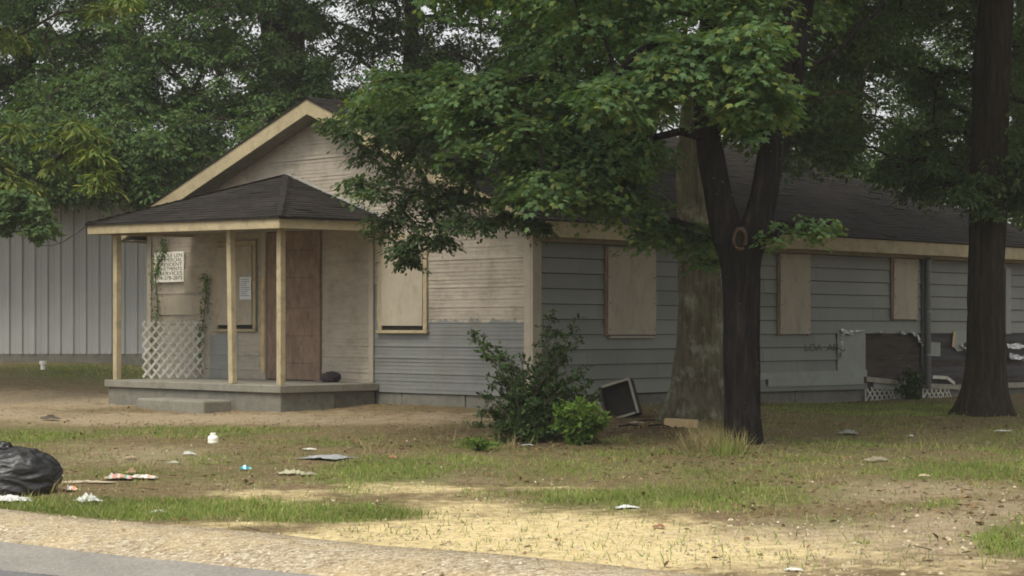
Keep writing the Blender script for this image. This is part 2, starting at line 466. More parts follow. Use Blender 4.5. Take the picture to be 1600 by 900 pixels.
def mk_ground():
    t = NT('yard_soil')
    big = t.noise(1.1, 6, None, 0.62)
    fine = t.noise(9, 6, None, 0.7)
    tiny = t.noise(45, 4, None, 0.65)
    soil = t.ramp(fine, [(0.3, (0.095, 0.066, 0.036)), (0.5, (0.155, 0.110, 0.062)), (0.72, (0.245, 0.182, 0.107))])
    soil = t.mix(t.ramp(big, [(0.4, 0.0), (0.65, 0.5)]), soil, (0.115, 0.098, 0.042))
    pale = t.ramp(fine, [(0.3, (0.235, 0.18, 0.115)), (0.7, (0.36, 0.288, 0.195))])
    sand = t.ramp(fine, [(0.28, (0.44, 0.34, 0.175)), (0.5, (0.61, 0.50, 0.265)), (0.75, (0.72, 0.61, 0.37))])
    green = t.ramp(fine, [(0.3, (0.07, 0.085, 0.026)), (0.7, (0.13, 0.145, 0.045))])
    leafy = t.ramp(fine, [(0.3, (0.065, 0.042, 0.026)), (0.7, (0.145, 0.095, 0.058))])
    br = t.math('MULTIPLY', t.math('SUBTRACT', t.noise(2.6, 7, None, 0.68), 0.5), 1.7)
    br2 = t.math('MULTIPLY', t.math('SUBTRACT', t.noise(6.0, 6, None, 0.7), 0.5), 1.2)
    def msk(name, th, w):
        a = t.math('ADD', t.attr(name), br)
        a = t.math('ADD', a, br2)
        q = t.n('ShaderNodeMapRange'); q.interpolation_type = 'SMOOTHSTEP'
        t.put(q.inputs[0], a); q.inputs[1].default_value = th - w; q.inputs[2].default_value = th + w
        return q.outputs[0]
    cl = t.mix(msk('leafy', 0.5, 0.4), soil, leafy)
    cl = t.mix(msk('pale', 0.5, 0.45), cl, pale)
    cl = t.mix(t.math('MULTIPLY', msk('green', 0.45, 0.45), 0.8), cl, green)
    sm_ = t.math('MULTIPLY', msk('sand', 0.62, 0.52), t.ramp(t.noise(16, 6, None, 0.75), [(0.30, 0.35), (0.52, 1.0)]))
    cl = t.mix(sm_, cl, sand)
    cl = t.mix(t.ramp(tiny, [(0.55, 0.0), (0.7, 0.55)]), cl, t.mix(0.5, cl, (0.06, 0.045, 0.03)))
    peb = t.voro(26, None)
    cl = t.mix(t.math('MULTIPLY', t.math('LESS_THAN', peb, 0.20), 0.35), cl, (0.5, 0.42, 0.3))
    t.col(cl).rough(0.95).spec(0.1)
    t.bump(t.math('ADD', fine, t.math('MULTIPLY', tiny, 0.6)), 0.9, 0.04)
    return t.m
M['ground'] = mk_ground()
go = link('ground', gme, M['ground'], smooth=True, kind='structure')

def strip_uv(name, prof, u0, u1, du, m, wob=0.0):
    us = np.arange(u0, u1 + du, du)
    vv = np.array([p[0] for p in prof]); hh = np.array([p[1] for p in prof])
    UU, VV = np.meshgrid(us, vv); HH = np.repeat(hh[:, None], len(us), 1)
    if wob:
        VV = VV + wob * (np.sin(UU * 1.3) * 0.5 + np.sin(UU * 3.9 + 1) * 0.3 + np.sin(UU * 9.1) * 0.2)
        HH = HH + wob * 0.2 * np.sin(UU * 2.1 + VV * 5)
    cc = np.stack([UU * RD[0] + (VV + V0) * RN[0], UU * RD[1] + (VV + V0) * RN[1], HH], -1).reshape(-1, 3)
    ix = np.arange(cc.shape[0]).reshape(len(vv), len(us))
    ff = np.stack([ix[:-1, :-1], ix[:-1, 1:], ix[1:, 1:], ix[1:, :-1]], -1).reshape(-1, 4)
    return link(name, np_mesh(name, cc, ff), m, smooth=True, kind='structure')

def mk_asphalt(name, lo, hi, sp):
    t = NT(name)
    cl = t.ramp(t.noise(1.3, 6), [(0.3, lo), (0.7, hi)])
    v = t.voro(55, None, 'Color')
    cl = t.mix(0.35, cl, t.mix(1.0, cl, t.ramp(t.sep(v)[0], [(0.0, 0.55), (1.0, 1.6)]), 'MULTIPLY'))
    cl = t.mix(t.math('MULTIPLY', t.math('LESS_THAN', t.voro(19), 0.16), 0.6), cl, sp)
    cl = t.mix(t.ramp(t.noise(3.3, 7, None, 0.7), [(0.55, 0.0), (0.8, 0.6)]), cl, tuple(h * 1.35 for h in hi))
    t.col(cl).rough(0.9).spec(0.2)
    t.bump(t.voro(60), 0.5, 0.01)
    return t.m
M['road'] = mk_asphalt('dark_asphalt', (0.10, 0.102, 0.108), (0.14, 0.14, 0.145), (0.25, 0.24, 0.22))
M['gutter'] = mk_asphalt('worn_pale_asphalt', (0.175, 0.165, 0.15), (0.235, 0.222, 0.198), (0.38, 0.34, 0.28))
def mk_kerb():
    t = NT('pebbled_kerb_concrete')
    v = t.voro(38, None, 'Color')
    cl = t.ramp(t.sep(v)[0], [(0.0, (0.20, 0.155, 0.10)), (0.4, (0.31, 0.255, 0.175)), (0.8, (0.39, 0.335, 0.24)), (1.0, (0.50, 0.45, 0.36))])
    cl = t.mix(t.ramp(t.noise(2.2, 6, None, 0.7), [(0.45, 0.0), (0.7, 0.65)]), cl, (0.44, 0.345, 0.19))
    cl = t.mix(t.ramp(t.noise(6, 6, None, 0.7), [(0.58, 0.0), (0.75, 0.6)]), cl, (0.24, 0.19, 0.13))
    t.col(cl).rough(0.95).spec(0.1)
    t.bump(t.voro(38), 1.0, 0.02)
    return t.m
M['kerb'] = mk_kerb()
strip_uv('road', [(-9.5, -0.345), (-0.95, -0.345)], -120, 90, 6, M['road'])
strip_uv('gutter', [(-0.98, -0.341), (-0.5, -0.347), (0.02, -0.335)], -60, 60, 0.25, M['gutter'], 0.02)
strip_uv('kerb', [(-0.03, -0.40), (-0.02, -0.33), (0.06, -0.315), (0.16, -0.275), (0.32, -0.240), (0.55, -0.224), (0.78, -0.222), (0.84, -0.29)], -60, 60, 0.12, M['kerb'], 0.04)

# ------------------------------------------------------------------ the house
W, L = 9.9, 16.0
DA = 4.78                            # where the gable peak stands along the front
EZ, EZL, RZ = 2.79, 3.04, 4.99       # top of the right eave, of the left eave, of the ridge
OV, OF = 0.42, 0.38                  # eave and gable overhang
SB = 0.20                            # bottom of the siding
house = empty('house', (CX, CY, 0), math.radians(45),
              'boarded-up single-storey wooden house with gable front, dark roof and small corner porch', 'house')

def roof_z(d):
    s1 = (RZ - EZ) / (DA + OV); s2 = (RZ - EZL) / (W + OV - DA)
    return RZ - (DA - d) * s1 if d < DA else RZ - (d - DA) * s2

# wall cores
def gable_poly(x, inset=0.0):
    return [(x, 0.0, SB), (x, W, SB), (x, W, roof_z(W) - 0.16), (x, DA, RZ - 0.2), (x, 0.0, roof_z(0) - 0.16)]
fwm = MB()
a, b = gable_poly(0.02), gable_poly(0.14)
fwm.add(a + b, [(0, 1, 2, 3, 4), (9, 8, 7, 6, 5), (0, 5, 6, 1), (1, 6, 7, 2), (2, 7, 8, 3), (3, 8, 9, 4), (4, 9, 5, 0)])
front_wall = fwm.build('front_wall', M['dark'], house)
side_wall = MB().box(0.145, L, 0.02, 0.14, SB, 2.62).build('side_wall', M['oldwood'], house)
MB().box(0.145, L, W - 0.14, W, SB, 2.85).build('left_wall', M['siding'], house)
MB().box(L - 0.12, L, 0.141, W - 0.141, SB, 2.62).build('rear_wall', M['siding'], house)

# front clapboards (too narrow to pick apart singly)
DD0, DD1, DZ1 = 4.95, 6.42, 2.86
cb = MB(); rowh = 0.061; z = SB - 0.01
while z < RZ - 0.3:
    zt = z + rowh
    lim = max(zt, 0)
    s1 = (RZ - EZ) / (DA + OV)
    lo, hi = 0.0, W
    zz = zt + 0.19
    if zz > roof_z(0):
        lo = DA - (RZ - zz) / s1; hi = DA + (RZ - zz) / ((RZ - EZL) / (W + OV - DA))
        lo = max(lo, 0); hi = min(hi, W)
    if hi - lo < 0.15: break
    segs = [(lo, hi)]
    if z < DZ1: segs = [(lo, DD0), (DD1, hi)]
    rd = R.choice([0.009, 0.011, 0.012, 0.014, 0.019])
    for s0, s1_ in segs:
        cuts = [s0]; q = s0 + R.uniform(0.6, 4)
        while q < s1_ - 0.4: cuts.append(q); q += R.uniform(1.5, 4.2)
        cuts.append(s1_)
        for k in range(len(cuts) - 1):
            j = R.uniform(-0.0025, 0.0025); g = 0.0015; dzz = R.uniform(-0.002, 0.002)
            y0, y1 = cuts[k] + g, cuts[k + 1] - g
            xo, xi = -rd + j, -0.005 + j
            cb.hexa([(xo, y0, z + dzz), (0.03, y0, z + dzz), (0.03, y1, z + dzz), (xo, y1, z + dzz),
                     (xi, y0, zt + 0.004), (0.03, y0, zt + 0.004), (0.03, y1, zt + 0.004), (xi, y1, zt + 0.004)])
    z = zt
cb.build('clapboards', M['front'], front_wall, kind='stuff')

# lap siding on the long side, board by board
EXP = 0.23
board_meshes = {}
def lap(length):
    key = round(length, 2)
    if key not in board_meshes:
        m_ = MB(); n_ = 3
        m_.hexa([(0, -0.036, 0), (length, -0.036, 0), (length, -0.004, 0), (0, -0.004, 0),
                 (0, -0.007, EXP - 0.011), (length, -0.007, EXP - 0.011), (length, -0.002, EXP - 0.011), (0, -0.002, EXP - 0.011)])  # top edge kept short: dark slit stands in for the lap's shadow line
        me = m_.mesh('siding_board'); me.materials.append(M['siding']); board_meshes[key] = me
    return board_meshes[key]
TD = sw(1350)                        # where the torn-off siding starts
row = 0; z = SB
while z < 2.55:
    seg_end = L
    starts = []
    if z < 0.42: seg_end = sw(1195)
    elif z + EXP * 0.6 < 1.15: seg_end = TD - 0.88
    q = 0.16; first = True
    while q < seg_end - 0.05:
        ln = 3.66 if not first else (1.2 + (row * 1.45) % 2.4)
        first = False
        ln = min(ln, seg_end - q)
        if ln < 0.05: break
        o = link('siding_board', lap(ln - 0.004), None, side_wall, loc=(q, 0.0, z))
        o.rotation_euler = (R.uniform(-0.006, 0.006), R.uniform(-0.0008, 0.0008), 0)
        q += ln
    row += 1; z += EXP
# old clapboards laid bare under the torn siding
pz = 0.16; old_me = {}
k = 0
while pz < 1.12:
    for (t0, t1, mm) in ((TD - 0.02, sw(1440), 'oldwood'), (sw(1440) + 0.01, L - 0.02, 'oldwood_grey' if k % 3 else 'oldwood')):
        m_ = MB(); g = t1 - t0
        m_.hexa([(0, -0.004, 0), (g, -0.004, 0), (g, 0.03, 0), (0, 0.03, 0), (0, 0.012, 0.118), (g, 0.012, 0.118), (g, 0.03, 0.118), (0, 0.03, 0.118)])
        link('old_plank', m_.mesh('old_plank'), M[mm], side_wall, loc=(t0, 0, pz))
    pz += 0.114; k += 1

# pale sheet, loose boards and trim at the torn part
bevel(MB().box(TD - 0.85, TD, -0.036, -0.010, 0.46, 1.185).build('patch_panel', M['siding_pale'], house), 0.004)
def loose(name, t0, z0, t1, z1, wd, mm, y=-0.05, th=0.02):
    m_ = MB().bar((t0, y, z0), (t1, y, z1), th, wd)
    return m_.build(name, M[mm], house)
loose('loose_board', sw(1185), hz(588, sw(1185), 0), sw(1352), hz(583, sw(1352), 0), 0.12, 'siding_pale', -0.030)
loose('loose_board', sw(1196), hz(598, sw(1196), 0), sw(1345), hz(594, sw(1345), 0), 0.14, 'siding_pale', -0.058)
loose('loose_board', sw(1180), hz(607, sw(1180), 0), sw(1352), hz(603, sw(1352), 0), 0.11, 'siding', -0.034)
loose('fallen_trim_board', sw(1348), hz(592, sw(1348), 0), sw(1428), hz(601, sw(1428), 0), 0.09, 'graywood', -0.075, 0.03)
loose('loose_board', sw(1362), hz(602, sw(1362), 0), sw(1402), hz(605, sw(1402), 0), 0.13, 'siding_pale', -0.036)
loose('sill_board', sw(1448), hz(603, sw(1448), 0), sw(1502), hz(605, sw(1502), 0), 0.09, 'graywood', -0.05, 0.03)
loose('sill_board', sw(1568), hz(602, sw(1568), 0), L - 0.1, 0.07, 0.10, 'graywood', -0.05, 0.03)
loose('bent_strip', sw(1452), hz(589, sw(1452), 0), sw(1474), hz(590, sw(1474), 0), 0.06, 'lattice_dirty', -0.07)
loose('bent_strip', sw(1474), hz(590, sw(1474), 0), sw(1486), hz(599, sw(1486), 0), 0.06, 'lattice_dirty', -0.075)
loose('hanging_siding_scrap', sw(1445), hz(545, sw(1445), 0), sw(1466), hz(546, sw(1466), 0), 0.26, 'siding_pale', -0.04, 0.012)
ts = MB()
tp = [(1486, 517), (1512, 517), (1512, 534), (1503, 536), (1502, 548), (1492, 549), (1486, 540), (1488, 530)]
tf = [(sw(px), -0.045, hz(py, sw(px), 0)) for px, py in tp]; tb = [(x, -0.033, zz) for x, y, zz in tf]
n_ = len(tf)
ts.add(tf + tb, [tuple(range(n_))[::-1], tuple(range(n_, 2 * n_))] + [(i, (i + 1) % n_, n_ + (i + 1) % n_, n_ + i) for i in range(n_)])
ts.build('torn_siding_scrap', M['siding_pale'], house)
loose('torn_edge', sw(1485), hz(542, sw(1485), 0), sw(1488), hz(518, sw(1488), 0), 0.07, 'wood', -0.052, 0.01)

def foil(px0, py0, px1, py1, wd, seed):
    r = random.Random(seed); n = 9; m_ = MB(); vs_ = []
    for i in range(n):
        f_ = i / (n - 1); px = px0 + (px1 - px0) * f_; py = py0 + (py1 - py0) * f_
        t_ = sw(px); zc = hz(py, t_, 0); ww = wd * r.uniform(0.35, 1.0)
        for k in (-1, 0, 1):
            vs_.append((t_ + r.uniform(-.02, .02), -0.06 - r.uniform(0, 0.06) * (1 if k <= 0 else 0.3), zc + k * ww / 2 + r.uniform(-.015, .015)))
    fs_ = []
    for i in range(n - 1):
        for k in range(2): fs_.append((i * 3 + k, i * 3 + 3 + k, i * 3 + 4 + k, i * 3 + 1 + k))
    m_.add(vs_, fs_); o = m_.build('foil_insulation', M['foil'], house)
    md = o.modifiers.new('thick', 'SOLIDIFY'); md.thickness = 0.004
for i, a_ in enumerate([(1309, 518, 1327, 521, .10), (1311, 519, 1309, 536, .08), (1303, 540, 1314, 545, .10), (1306, 548, 1310, 560, .05), (1364, 519, 1376, 519, .05), (1401, 518, 1411, 523, .05),
                        (1417, 518, 1426, 524, .08), (1425, 520, 1432, 531, .09), (1430, 533, 1436, 538, .06), (1496, 540, 1506, 548, .10), (1503, 548, 1510, 552, .10),
                        (1568, 541, 1606, 541, .17), (1572, 556, 1596, 560, .16), (1322, 518, 1345, 517, .05)]):
    foil(*a_, seed=i)

def skirt_lattice(px0, px1):
    t0, t1 = sw(px0), sw(px1); z0, z1 = -0.10, 0.15
    root = MB().bar((t0, -0.02, z0), (t0, -0.02, z1), 0.012, 0.03).build('skirting_lattice', M['lattice_dirty'], house)
    q = t0
    while q < t1 - 0.05:
        for s_, yy in ((1, -0.02), (-1, -0.034)):
            a_ = (q, yy, z0 if s_ > 0 else z1); b_ = (min(q + 0.25, t1), yy, z1 if s_ > 0 else z0)
            MB().bar(a_, b_, 0.012, 0.028).build('slat', M['lattice_dirty'], root)
        q += 0.15
skirt_lattice(1351, 1396); skirt_lattice(1441, 1484)

# foundation
fx = 0
for t0 in np.arange(0.0, W - 0.05, 1.46):
    y0, y1 = t0 + 0.008, min(t0 + 1.452, W)
    bevel(MB().box(0.015 + R.uniform(-.006, .006), 0.2, y0, y1, -0.45, SB - 0.018).build('foundation_block', M['block'], front_wall), 0.012)
for t0 in np.arange(0.22, L - 0.1, 2.1):
    bevel(MB().box(t0, min(t0 + 2.085, L), 0.05 + R.uniform(-.006, .006), 0.2, -0.45, SB - 0.012).build('foundation_block', M['block'], side_wall), 0.012)
MB().box(0.21, L, W - 0.2, W - 0.02, -0.45, SB - 0.01).build('foundation', M['block'], house)
MB().box(L - 0.2, L - 0.03, 0.21, W - 0.21, -0.45, SB - 0.01).build('foundation', M['block'], house)

# trim: corner boards, fascia, rakes
def trim(name, m_, mm='fascia', parent=house, w=0.006): return bevel(m_.build(name, M[mm], parent), w)
cbz = roof_z(0) - 0.2
trim('corner_board', MB().box(-0.045, -0.024, 0.0, 0.14, SB - 0.03, cbz), 'board_front')
trim('corner_board', MB().box(-0.045, 0.15, -0.048, -0.002, SB - 0.03, cbz), 'board_front')
trim('corner_board', MB().box(-0.045, -0.024, W - 0.13, W, SB - 0.03, roof_z(W) - 0.2), 'board_front')
trim('fascia_board', MB().box(-OF + 0.002, L + OV, -OV, -OV + 0.03, EZ - 0.245, EZ - 0.008))
trim('fascia_board', MB().box(-OF + 0.002, L + OV, W + OV - 0.03, W + OV, EZL - 0.245, EZL - 0.008))
MB().box(-OF + 0.06, L + OV - 0.05, -OV + 0.031, 0.0, EZ - 0.225, EZ - 0.205).build('soffit', M['graywood'], house)
MB().box(-OF + 0.06, L + OV - 0.05, W + 0.0, W + OV - 0.031, EZL - 0.225, EZL - 0.205).build('soffit', M['graywood'], house)
trim('frieze_board', MB().box(0.16, L, -0.055, -0.034, 2.50, EZ - 0.227), 'board')
for (d0, d1) in ((-OV - 0.02, DA), (W + OV + 0.02, DA)):
    z0, z1 = roof_z(max(min(d0, W + OV), -OV)) - 0.004, RZ - 0.004
    hh = 0.265
    e0 = d0; e1 = d1 + (0.001 if d0 < d1 else -0.001) * -1
    m_ = MB().hexa([(-OF - 0.03, e0, z0 - hh), (-OF, e0, z0 - hh), (-OF, e1, z1 - hh), (-OF - 0.03, e1, z1 - hh),
                    (-OF - 0.03, e0, z0), (-OF, e0, z0), (-OF, e1, z1), (-OF - 0.03, e1, z1)])
    trim('rake_board', m_)
    m_ = MB().hexa([(-OF + 0.001, e0 * .97 + e1 * .03, z0 - 0.20), (-0.022, e0 * .97 + e1 * .03, z0 - 0.20), (-0.022, e1, z1 - 0.235), (-OF + 0.001, e1, z1 - 0.235),
                    (-OF + 0.001, e0 * .97 + e1 * .03, z0 - 0.18), (-0.022, e0 * .97 + e1 * .03, z0 - 0.18), (-0.022, e1, z1 - 0.215), (-OF + 0.001, e1, z1 - 0.215)])
    m_.build('rake_soffit', M['graywood'], house)

# main roof: gable in front, hipped at the back
x0, x1 = -OF - 0.05, L + OV
RE = L - 4.9
th = 0.09
def pl(p, dz): return (p[0], p[1], p[2] + dz)
e_r0, e_r1 = (x0, -OV - 0.03, EZ + 0.0), (x1, -OV - 0.03, EZ)
e_l0, e_l1 = (x0, W + OV + 0.03, EZL), (x1, W + OV + 0.03, EZL)
r0, r1 = (x0, DA, RZ), (RE, DA, RZ)
top = [e_r0, e_r1, r1, r0, e_l0, e_l1]
m_ = MB().add(top + [pl(p, -0.005 if i not in (2, 3) else -0.02) for i, p in enumerate(top)],
              [(0, 1, 2, 3), (3, 2, 5, 4), (1, 5, 2), (6, 9, 8, 7), (9, 10, 11, 8), (7, 8, 11), (0, 6, 7, 1), (1, 7, 11, 5), (5, 11, 10, 4), (0, 3, 9, 6), (3, 4, 10, 9)])
roof = m_.build('roof', M['roof'], house)

def shingles(name, a, b, c, d, parent, exp=0.145, tab=0.33, seed=3):
    # a-b along the eave, d-c along the top (c may equal d)
    r = random.Random(seed); a, b, c, d = map(Vector, (a, b, c, d)); m_ = MB()
    nrm = (b - a).cross(d - a).normalized()
    if nrm.z < 0: nrm = -nrm
    ud = (b - a).normalized(); sl = nrm.cross(ud)
    if sl.z < 0: sl = -sl
    ln = (d - a).dot(sl); n = int(ln / exp)
    for i in range(n):
        f0, f1 = i / n, min(1.0, (i + 1.25) / n)
        def edge(f): return a.lerp(d, f), b.lerp(c, f)
        p0, p1 = edge(f0); wdt = (p1 - p0).length
        q = -r.uniform(0, tab)
        while q < wdt:
            s0, s1 = max(q, 0), min(q + tab - 0.012, wdt)
            if s1 - s0 > 0.03:
                h = r.uniform(0.010, 0.017) + (0.012 if r.random() < 0.04 else 0)
                o = p0 + ud * s0; o2 = p0 + ud * s1; up = sl * (ln / n * 1.15)
                dy = sl * r.uniform(-0.008, 0.004)
                m_.add([o + dy, o2 + dy, o2 + up, o + up, o + dy + nrm * h, o2 + dy + nrm * h, o2 + up + nrm * 0.003, o + up + nrm * 0.003],
                       [(4, 5, 6, 7), (0, 1, 5, 4), (1, 2, 6, 5), (3, 0, 4, 7)])
            q += tab
    return m_.build(name, M['roof'], parent, kind='stuff')
shingles('shingles', e_r0, e_r1, r1, r0, roof)
shingles('shingles', e_l1, e_l0, r0, r1, roof, seed=4)
m_ = MB()
for i in range(40):
    f0, f1 = i / 40, (i + 1.2) / 40
    A, B = Vector(r0).lerp(Vector(r1), f0), Vector(r0).lerp(Vector(r1), min(f1, 1))
    m_.add([A + Vector((0, -.13, -.04)), B + Vector((0, -.13, -.045)), B + Vector((0, 0, .02)), A + Vector((0, 0, .026)), B + Vector((0, .13, -.045)), A + Vector((0, .13, -.04))], [(0, 1, 2, 3), (3, 2, 4, 5)])
m_.build('ridge_cap', M['roof'], roof)

# windows boarded with plywood
def window_front(px0, px1, py0, py1, tilt=0.0, trims=True):
    d0, d1 = fw(px1, 0.05), fw(px0, 0.05); dm = (d0 + d1) / 2
    z0, z1 = hz(py1, 0, dm), hz(py0, 0, dm)
    win = trim('window', MB().box(-0.060, -0.024, d0 - 0.01, d0 + 0.075, z0 + 0.002, z1 + 0.06).box(-0.060, -0.024, d1 - 0.075, d1 + 0.01, z0 + 0.002, z1 + 0.06)
               .box(-0.060, -0.024, d0 + 0.076, d1 - 0.076, z1 - 0.03, z1 + 0.06), 'fascia')
    trim('sill', MB().box(-0.085, -0.024, d0 - 0.03, d1 + 0.03, z0 - 0.05, z0), 'fascia', win)
    MB().box(-0.028, -0.023, d0 + 0.05, d1 - 0.05, z0, z1).build('opening', M['dark'], win)
    bd = trim('plywood_cover', MB().box(-0.016, 0.0, -(d1 - d0) / 2 + 0.085, (d1 - d0) / 2 - 0.085, 0.07, z1 - z0 - 0.035), 'board_front', win, 0.003)
    bd.location = (-0.05, dm, z0); bd.rotation_euler = (tilt, 0, 0)
    return win
window_front(591, 666, 372, 516, 0.004)
window_front(336, 399, 382, 514, -0.004)

def window_side(px0, px1, py0, py1, tilt=0.0, sill=True, tw=0.06):
    t0, t1 = sw(px0, 0.05), sw(px1, 0.05); tm = (t0 + t1) / 2
    z0, z1 = hz(py1, tm, 0), min(hz(py0, tm, 0), 2.50)
    win = trim('window', MB().box(t0 - 0.035, t0 + tw, -0.062, -0.026, z0 - 0.02, z1).box(t1 - tw, t1 + 0.02, -0.062, -0.026, z0 - 0.02, z1), 'raw_wood')
    if sill: trim('sill', MB().box(t0 + 0.05, t1 - 0.06, -0.085, -0.024, z0 - 0.055, z0 - 0.021), 'board', win)
    bd = trim('plywood_cover', MB().box(-(t1 - t0) / 2 + 0.01, (t1 - t0) / 2 - 0.01, -0.014, 0.0, 0.0, z1 - z0 - 0.015), 'board', win, 0.003)
    bd.location = (tm, -0.066, z0); bd.rotation_euler = (0, tilt, 0)
    for sx in (-1, 1):
        for fz in (0.06, 0.36, 0.66, 0.95):
            q = (sx * ((t1 - t0) / 2 - 0.05), -0.0165, (z1 - z0 - 0.02) * fz)
            MB().tube([(q[0], q[1], q[2]), (q[0], q[1] + 0.004, q[2])], [0.011, 0.011], 8).build('screw', M['dark'], bd)
window_side(948, 1024, 386, 523)
window_side(1217, 1265, 388, 522, 0, False)
window_side(1394, 1432, 398, 499, 0.012, False)
trim('window', MB().box(sw(1568), sw(1576), -0.06, -0.03, 1.1, 2.4).box(sw(1576) + 0.9, sw(1576) + 1.05, -0.06, -0.03, 1.1, 2.4), 'siding_pale')

# downspout
dsx = sw(1444)
ds = MB().tube([(dsx, -0.085, 0.10), (dsx, -0.085, 2.45), (dsx, -0.12, 2.52)], [0.055, 0.055, 0.055], 12).build('downspout', M['pipe'], house, smooth=True)
for zz in (0.7, 1.5, 2.2): MB().tube([(dsx, -0.085, zz), (dsx, -0.085, zz + 0.04)], [0.062, 0.062], 12).build('bracket', M['pipe'], ds)
MB().box(dsx - 0.16, dsx - 0.07, -0.045, -0.031, 0.5, 2.5).build('painted_shadow', M['oldwood_grey'], house)  # dark strip standing in for the shadow left of the downspout

# boarded door under the porch
ds0, ds1 = fw(495), fw(446)
MB().box(0.10, 0.139, DD0, DD1, 0.33, DZ1 - 0.02)  # opening shape is left by the clapboards
MB().box(0.004, 0.018, DD0 + 0.005, DD1 - 0.005, 0.33, DZ1 - 0.015).build('door_backing', M['dark'], house)
door = MB().box(-0.020, 0.002, ds0 + 0.01, ds1 + 0.03, 0.35, 2.84).build('door', M['raw_wood'], house)
for zz in (0.62, 1.08, 1.55, 2.06, 2.52):
    MB().box(-0.0225, -0.0205, ds0 + 0.02, ds1 + 0.02, zz, zz + 0.006).build('seam', M['dark'], door)
trim('door_jamb', MB().box(-0.06, 0.0, DD0 - 0.07, ds0 + 0.004, 0.33, 2.88), 'raw_wood')
trim('door_jamb', MB().box(-0.05, 0.0, DD1 - 0.07, DD1 + 0.05, 0.33, 2.88), 'board_front')
trim('jamb_strip', MB().box(-0.065, -0.051, DD1 - 0.06, DD1 + 0.04, 0.45, 2.12), 'wood')
MB().box(-0.012, 0.003, ds1 + 0.06, DD1 - 0.08, 0.35, 2.84).build('side_panel', M['raw_wood'], house)
# small patches on the gable
trim('patch_panel', MB().box(-0.036, -0.024, fw(474), fw(440), hz(300, 0, 5.4), hz(276, 0, 5.4)), 'board_front')
loose_l = MB().box(-0.03, -0.021, fw(355), fw(290), hz(457, 0, 8.4), hz(420, 0, 8.4)).build('patch_panel', M['board_front'], house)
MB().box(-0.03, -0.021, 8.05, 9.6, hz(492, 0, 8.9), hz(462, 0, 8.9)).build('patch_panel', M['board_front'], house)

# porch
P, PD0, PD1, PZ = 2.03, 3.42, 8.25, 0.335
porch = bevel(MB().box(-P, -0.03, PD0, PD1, PZ - 0.125, PZ).build('porch_slab', M['concrete'], house), 0.012)
porch.name = 'porch'
bevel(MB().box(-P + 0.05, -0.9, PD0 + 0.05, PD1 - 0.05, -0.45, PZ - 0.126).build('porch_base', M['block'], porch), 0.01)
bevel(MB().box(-0.88, -0.03, PD0 + 0.09, PD1 - 0.05, -0.45, PZ - 0.126).build('porch_base', M['block'], porch), 0.01)
def post(px_t, px_b, w, py_t=364):
    dt, db = fw(px_t, P - 0.12), fw(px_b, P - 0.12)
    x = -P + 0.12; h = w / 2
    m_ = MB().hexa([(x - h, db - h, PZ - 0.002), (x + h, db - h, PZ - 0.002), (x + h, db + h, PZ - 0.002), (x - h, db + h, PZ - 0.002),
                    (x - h, dt - h, 2.80), (x + h, dt - h, 2.80), (x + h, dt + h, 2.80), (x - h, dt + h, 2.80)])
    o = trim('post', m_, 'fascia', porch, 0.008)
    return o
post(183, 183, 0.105); post(360, 364, 0.105); post(439, 439, 0.105)
# porch roof: three planes meeting at a peak on the wall
ro = 0.30; px_ = -P - ro + 0.07; fd0, fd1 = PD0 - 0.26, PD1 + 0.24
zc, zl, zw = 2.90, 2.99, 2.93        # sagging corners
A = (px_, fd0, zc); B = (px_, fd1, zl); Cc = (-0.03, fd0, zw); D = (-0.03, fd1, zl + 0.02)
AP = (-0.03, fw(452), 3.80)
pts = [A, B, Cc, D, AP]
m_ = MB().add(pts + [pl(p, -0.03) for p in pts], [(0, 4, 1), (0, 2, 4), (1, 4, 3), (5, 6, 9), (5, 9, 7), (6, 8, 9), (0, 1, 6, 5), (2, 0, 5, 7), (1, 3, 8, 6)])
proof = m_.build('porch_roof', M['roof'], porch)
shingles('shingles', A, B, AP, AP, proof, 0.13, 0.30, 8)
shingles('shingles', Cc, A, AP, AP, proof, 0.13, 0.30, 9)
shingles('shingles', B, D, AP, AP, proof, 0.13, 0.30, 10)
fh = 0.175
def fasc(p, q, nx, ny):
    m_ = MB().hexa([(p[0], p[1], p[2] - fh), (q[0], q[1], q[2] - fh), (q[0] + nx, q[1] + ny, q[2] - fh), (p[0] + nx, p[1] + ny, p[2] - fh),
                    (p[0], p[1], p[2] - 0.012), (q[0], q[1], q[2] - 0.012), (q[0] + nx, q[1] + ny, q[2] - 0.012), (p[0] + nx, p[1] + ny, p[2] - 0.012)])
    trim('porch_fascia', m_, 'fascia', porch)
i_ = 0.03
fasc((A[0] + i_, A[1] + i_ + 0.03, A[2]), (B[0] + i_, B[1] - i_, B[2]), 0.028, 0)
fasc((A[0] + i_ + 0.001, A[1] + i_, A[2]), (-0.035, Cc[1] + i_, Cc[2]), 0, 0.028)
fasc((B[0] + i_ + 0.03, B[1] - i_, B[2]), (-0.035, D[1] - i_, D[2]), 0, -0.028)
m_ = MB().add([(A[0] + .07, A[1] + .07, A[2] - .12), (B[0] + .07, B[1] - .07, B[2] - .12), (-0.04, D[1] - .07, D[2] - .12), (-0.04, Cc[1] + .07, Cc[2] - .12),
               (A[0] + .07, A[1] + .07, A[2] - .10), (B[0] + .07, B[1] - .07, B[2] - .10), (-0.04, D[1] - .07, D[2] - .10), (-0.04, Cc[1] + .07, Cc[2] - .10)],
              [(0, 1, 2, 3), (7, 6, 5, 4), (0, 4, 5, 1), (1, 5, 6, 2), (2, 6, 7, 3), (3, 7, 4, 0)])
m_.build('porch_ceiling', M['graywood'], porch)
